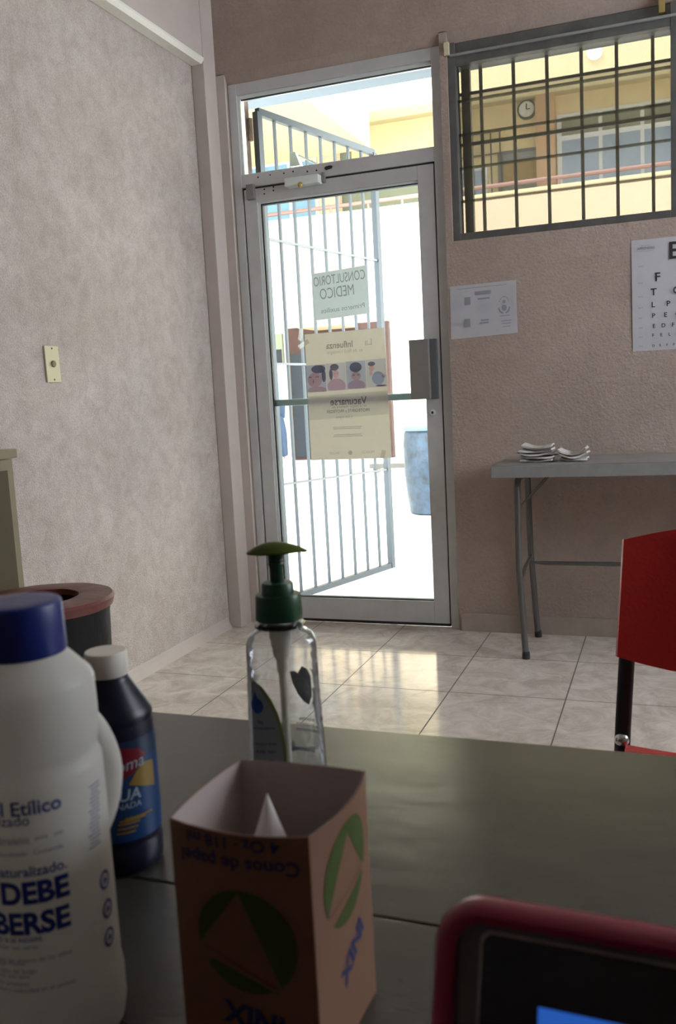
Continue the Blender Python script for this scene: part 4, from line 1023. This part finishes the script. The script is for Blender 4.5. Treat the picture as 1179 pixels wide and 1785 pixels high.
bwin(-7.6, -6.05, 4.05, 4.75, 3, M['win_fr'], M['win_bl'])
bwin(-7.6, -6.05, 4.85, 5.3, 3, M['win_fr'], M['win_bl'])
bwin(-3.6, -2.95, 3.95, 4.72, 2, M['win_fr'], M['win_gl'])
# grille over the small window left
bm = B()
for k in range(8): x = -3.75+k*.155; box(bm, x-.012, x+.012, YI-.12, YI-.1, 3.95, 5.32)
for z in (5.31, 4.95, 4.45, 3.97): box(bm, -3.77, -2.64, YI-.12, YI-.1, z-.012, z+.012)
obj('window_bars', bm, M['grille'], t)
d = bx('door', M['alu_dk'], t, -2.72, -1.99, YI-.06, YI-.001, 2.95, 4.98)
bx('door_panel', M['doorb'], d, -2.62, -2.08, YI-.07, YI-.06, 4.42, 4.80); bx('door_panel', M['bgreen'], d, -2.62, -2.08, YI-.07, YI-.06, 3.2, 4.36); bx('door_light', M['tbl_edge'], d, -2.62, -2.08, YI-.07, YI-.06, 4.83, 4.92)
# ground floor: dark doorway with red surround, small dark window
a0, a1 = atY(507, 575, YB), atY(690, 797, YB)
s_ = bx('entrance_surround', M['brick'], t, a0.x, a1.x, YB-.12, YB-.002, 0, atY(600, 566, YB).z)
b0, b1 = atY(512, 618, YB), atY(672, 795, YB)
bx('doorway', M['bdark'], s_, b0.x, b1.x, YB-.14, YB-.12, .05, b0.z)
a = atY(481, 583, YB); b = atY(497, 636, YB)
w_ = bx('window', M['bgreen'], t, a.x-.6, b.x, YB-.06, YB-.002, b.z, a.z); bx('pane', M['bdark'], w_, a.x-.58, b.x-.02, YB-.07, YB-.06, b.z+.02, (a.z+b.z)/2)
a = atY(528, 507, YB-.6); b = atY(606, 568, YB-.6)
tag(bx('awning', M['orange'], None, a.x, b.x, YB-.9, YB-.13, b.z, a.z-.02), 'small orange awning on cream wall above the red entrance', 'awning')
# clock, and a round reflection built as a glowing disc
c = atY(918, 190, YI-.08)
t = thing('wall_clock', 'round grey wall clock on yellow corridor wall of far building', 'clock', (c.x, YI-.05, c.z-.16))
def disc(name, m, parent, cx, cz_, r, y0, y1):
    bm = B(); lathe(bm, [(r, 0), (r, y1-y0)], 0, 0, 32)
    for v in bm.verts: v.co = Vector((cx+v.co.x, y0+v.co.z, cz_+v.co.y))
    return obj(name, bm, m, parent)
disc('clock_case', M['alu_dk'], t, c.x, c.z, .155, YI-.07, YI-.002); disc('clock_face', M['win_fr'], t, c.x, c.z, .125, YI-.075, YI-.07)
bm = B(); box(bm, c.x-.008, c.x+.008, YI-.080, YI-.076, c.z, c.z+.09); box(bm, c.x, c.x+.06, YI-.080, YI-.076, c.z-.008, c.z+.008); obj('clock_hands', bm, M['ink'], t)
c = atY(1037, 90, YB-.27)
t = thing('fascia_glint', 'round white reflection built as a glowing disc on pale yellow fascia of far building', 'glint', (c.x, YB-.27, c.z))
disc('glint_disc', M['glint'], t, c.x, c.z, .105, YB-.30, YB-.255); disc('glint_base', M['win_fr'], t, c.x, c.z, .06, YB-.256, YB-.245)  # glowing disc stands in for a round reflection
# projecting wing roof on the left
t = thing('wing_building', 'peach upper storey wing projecting along left side of courtyard', 'building', (-6.2, 9, 0))
bx('upper_storey', mat('wing_peach', (.46, .345, .205), .9), t, -8.5, -4.24, 4.4, 13.6, 4.72, 5.32)
bx('side_wall', M['bwhite'], t, -8.9, -8.51, 4.4, 13.6, 0, 5.32)
# drum, rail
c = atZ(750, 892, 0)
t = thing('water_drum', 'weathered blue plastic drum standing in courtyard right of the gate', 'drum', (c.x+.02, 7.55, 0))
dx, dy, dr_ = atY(707, 800, 7.55).x+.27, 7.55, .27
bm = B(); lathe(bm, [(.22, 0), (.235, .01), (.255, .15), (.268, .30), (.268, .32), (.272, .33), (.27, .48), (.272, .60), (.262, .69), (.25, .72)], dx, dy, 40); obj('drum_body', bm, M['drum'], t, smooth=True)
bm = B(); lathe(bm, [(.275, .715), (.282, .73), (.278, .755), (.24, .762)], dx, dy, 40); obj('drum_lid', bm, mat('drum_lid', (.10, .15, .19), .4), t, smooth=True)
a, b = atZ(650, 825, 0), atZ(707, 822, 0)
t = thing('low_rail', 'low dark metal rail lying near ground behind the drum', 'rail', (-3.4, 11.4, 0))
bx('bar', M['grille'], t, -3.75, -3.0, 11.35, 11.42, .05, .11); bx('foot', M['grille'], t, -3.7, -3.62, 11.33, 11.44, 0, .05); bx('foot', M['grille'], t, -3.12, -3.04, 11.33, 11.44, 0, .05)

# ---- person walking outside
FT = atZ(485, 797, 0); px0, py0 = FT.x-.02, 13.2
FT = atY(484, 797, 13.2)
def person(x, y, s=1.0):
    t = thing('person', 'person in pale blue shirt and dark trousers walking near the far building', 'person', (x, y, 0))
    V = {'pel': (0, 0, .93), 'ch': (.01, 0, 1.25), 'neck': (.02, 0, 1.42), 'head': (.03, 0, 1.53), 'headt': (.03, 0, 1.62),
         'ls': (.01, .17, 1.36), 'le': (-.05, .21, 1.10), 'lw': (.05, .20, .86), 'lh': (.08, .19, .79), 'rs': (.01, -.17, 1.36), 're': (-.02, -.21, 1.10), 'rw': (.12, -.20, .88), 'rh': (.16, -.19, .82),
         'lhip': (0, .09, .88), 'lk': (.10, .09, .50), 'la': (.12, .09, .09), 'lt': (.27, .09, .04), 'rhip': (0, -.09, .88), 'rk': (-.02, -.09, .50), 'ra': (-.14, -.09, .12), 'rt': (-.02, -.09, .04)}
    RR = {'pel': .13, 'ch': .14, 'neck': .055, 'head': .09, 'headt': .075, 'ls': .06, 'le': .042, 'lw': .028, 'lh': .035, 'rs': .06, 're': .042, 'rw': .028, 'rh': .035, 'lhip': .085, 'lk': .058, 'la': .038, 'lt': .032, 'rhip': .085, 'rk': .058, 'ra': .038, 'rt': .032}
    E_ = [('pel', 'ch'), ('ch', 'neck'), ('neck', 'head'), ('head', 'headt'), ('ch', 'ls'), ('ls', 'le'), ('le', 'lw'), ('lw', 'lh'), ('ch', 'rs'), ('rs', 're'), ('re', 'rw'), ('rw', 'rh'), ('pel', 'lhip'), ('lhip', 'lk'), ('lk', 'la'), ('la', 'lt'), ('pel', 'rhip'), ('rhip', 'rk'), ('rk', 'ra'), ('ra', 'rt')]
    def skin(names, edges, grow, m, nm, parent):
        me = bpy.data.meshes.new(nm); idx = {n: i for i, n in enumerate(names)}
        me.from_pydata([Vector(V[n])*s for n in names], [(idx[a], idx[b]) for a, b in edges], [])
        o = bpy.data.objects.new(nm, me); COL.objects.link(o)
        md = o.modifiers.new('s', 'SKIN'); 
        for i, n in enumerate(names):
            sv = me.skin_vertices[0].data[i]; r = (RR[n]+grow)*s; sv.radius = (r, r); sv.use_root = (i == 0)
        o.modifiers.new('d', 'SUBSURF').levels = 2; o.modifiers['d'].render_levels = 2
        dg = bpy.context.evaluated_depsgraph_get(); m2 = bpy.data.meshes.new_from_object(o.evaluated_get(dg)); bpy.data.objects.remove(o)
        m2.materials.clear(); m2.materials.append(m)
        for p in m2.polygons: p.use_smooth = True
        o = bpy.data.objects.new(nm, m2); COL.objects.link(o); o.parent = parent; return o
    skin(list(V), E_, 0, M['skin'], 'body', t)
    skin(['ch', 'pel', 'neck', 'ls', 'le', 'rs', 're'], [('ch', 'pel'), ('ch', 'neck'), ('ch', 'ls'), ('ls', 'le'), ('ch', 'rs'), ('rs', 're')], .022, M['shirt'], 'shirt', t)
    V['pel'] = (0, 0, .90)
    skin(['pel', 'lhip', 'lk', 'la', 'rhip', 'rk', 'ra'], [('pel', 'lhip'), ('lhip', 'lk'), ('lk', 'la'), ('pel', 'rhip'), ('rhip', 'rk'), ('rk', 'ra')], .02, M['trouser'], 'trousers', t)
    skin(['lt', 'la'], [('lt', 'la')], .014, M['shoe'], 'shoe', t); skin(['rt', 'ra'], [('rt', 'ra')], .014, M['shoe'], 'shoe', t)
    bm = B(); bmesh.ops.create_uvsphere(bm, u_segments=20, v_segments=14, radius=.105*s, matrix=Matrix.Translation(Vector((x, y, 0))+Vector((.008, 0, 1.60))*s)); obj('hair', bm, M['hair'], t, smooth=True)
    return t
person(FT.x-.03, 13.2)
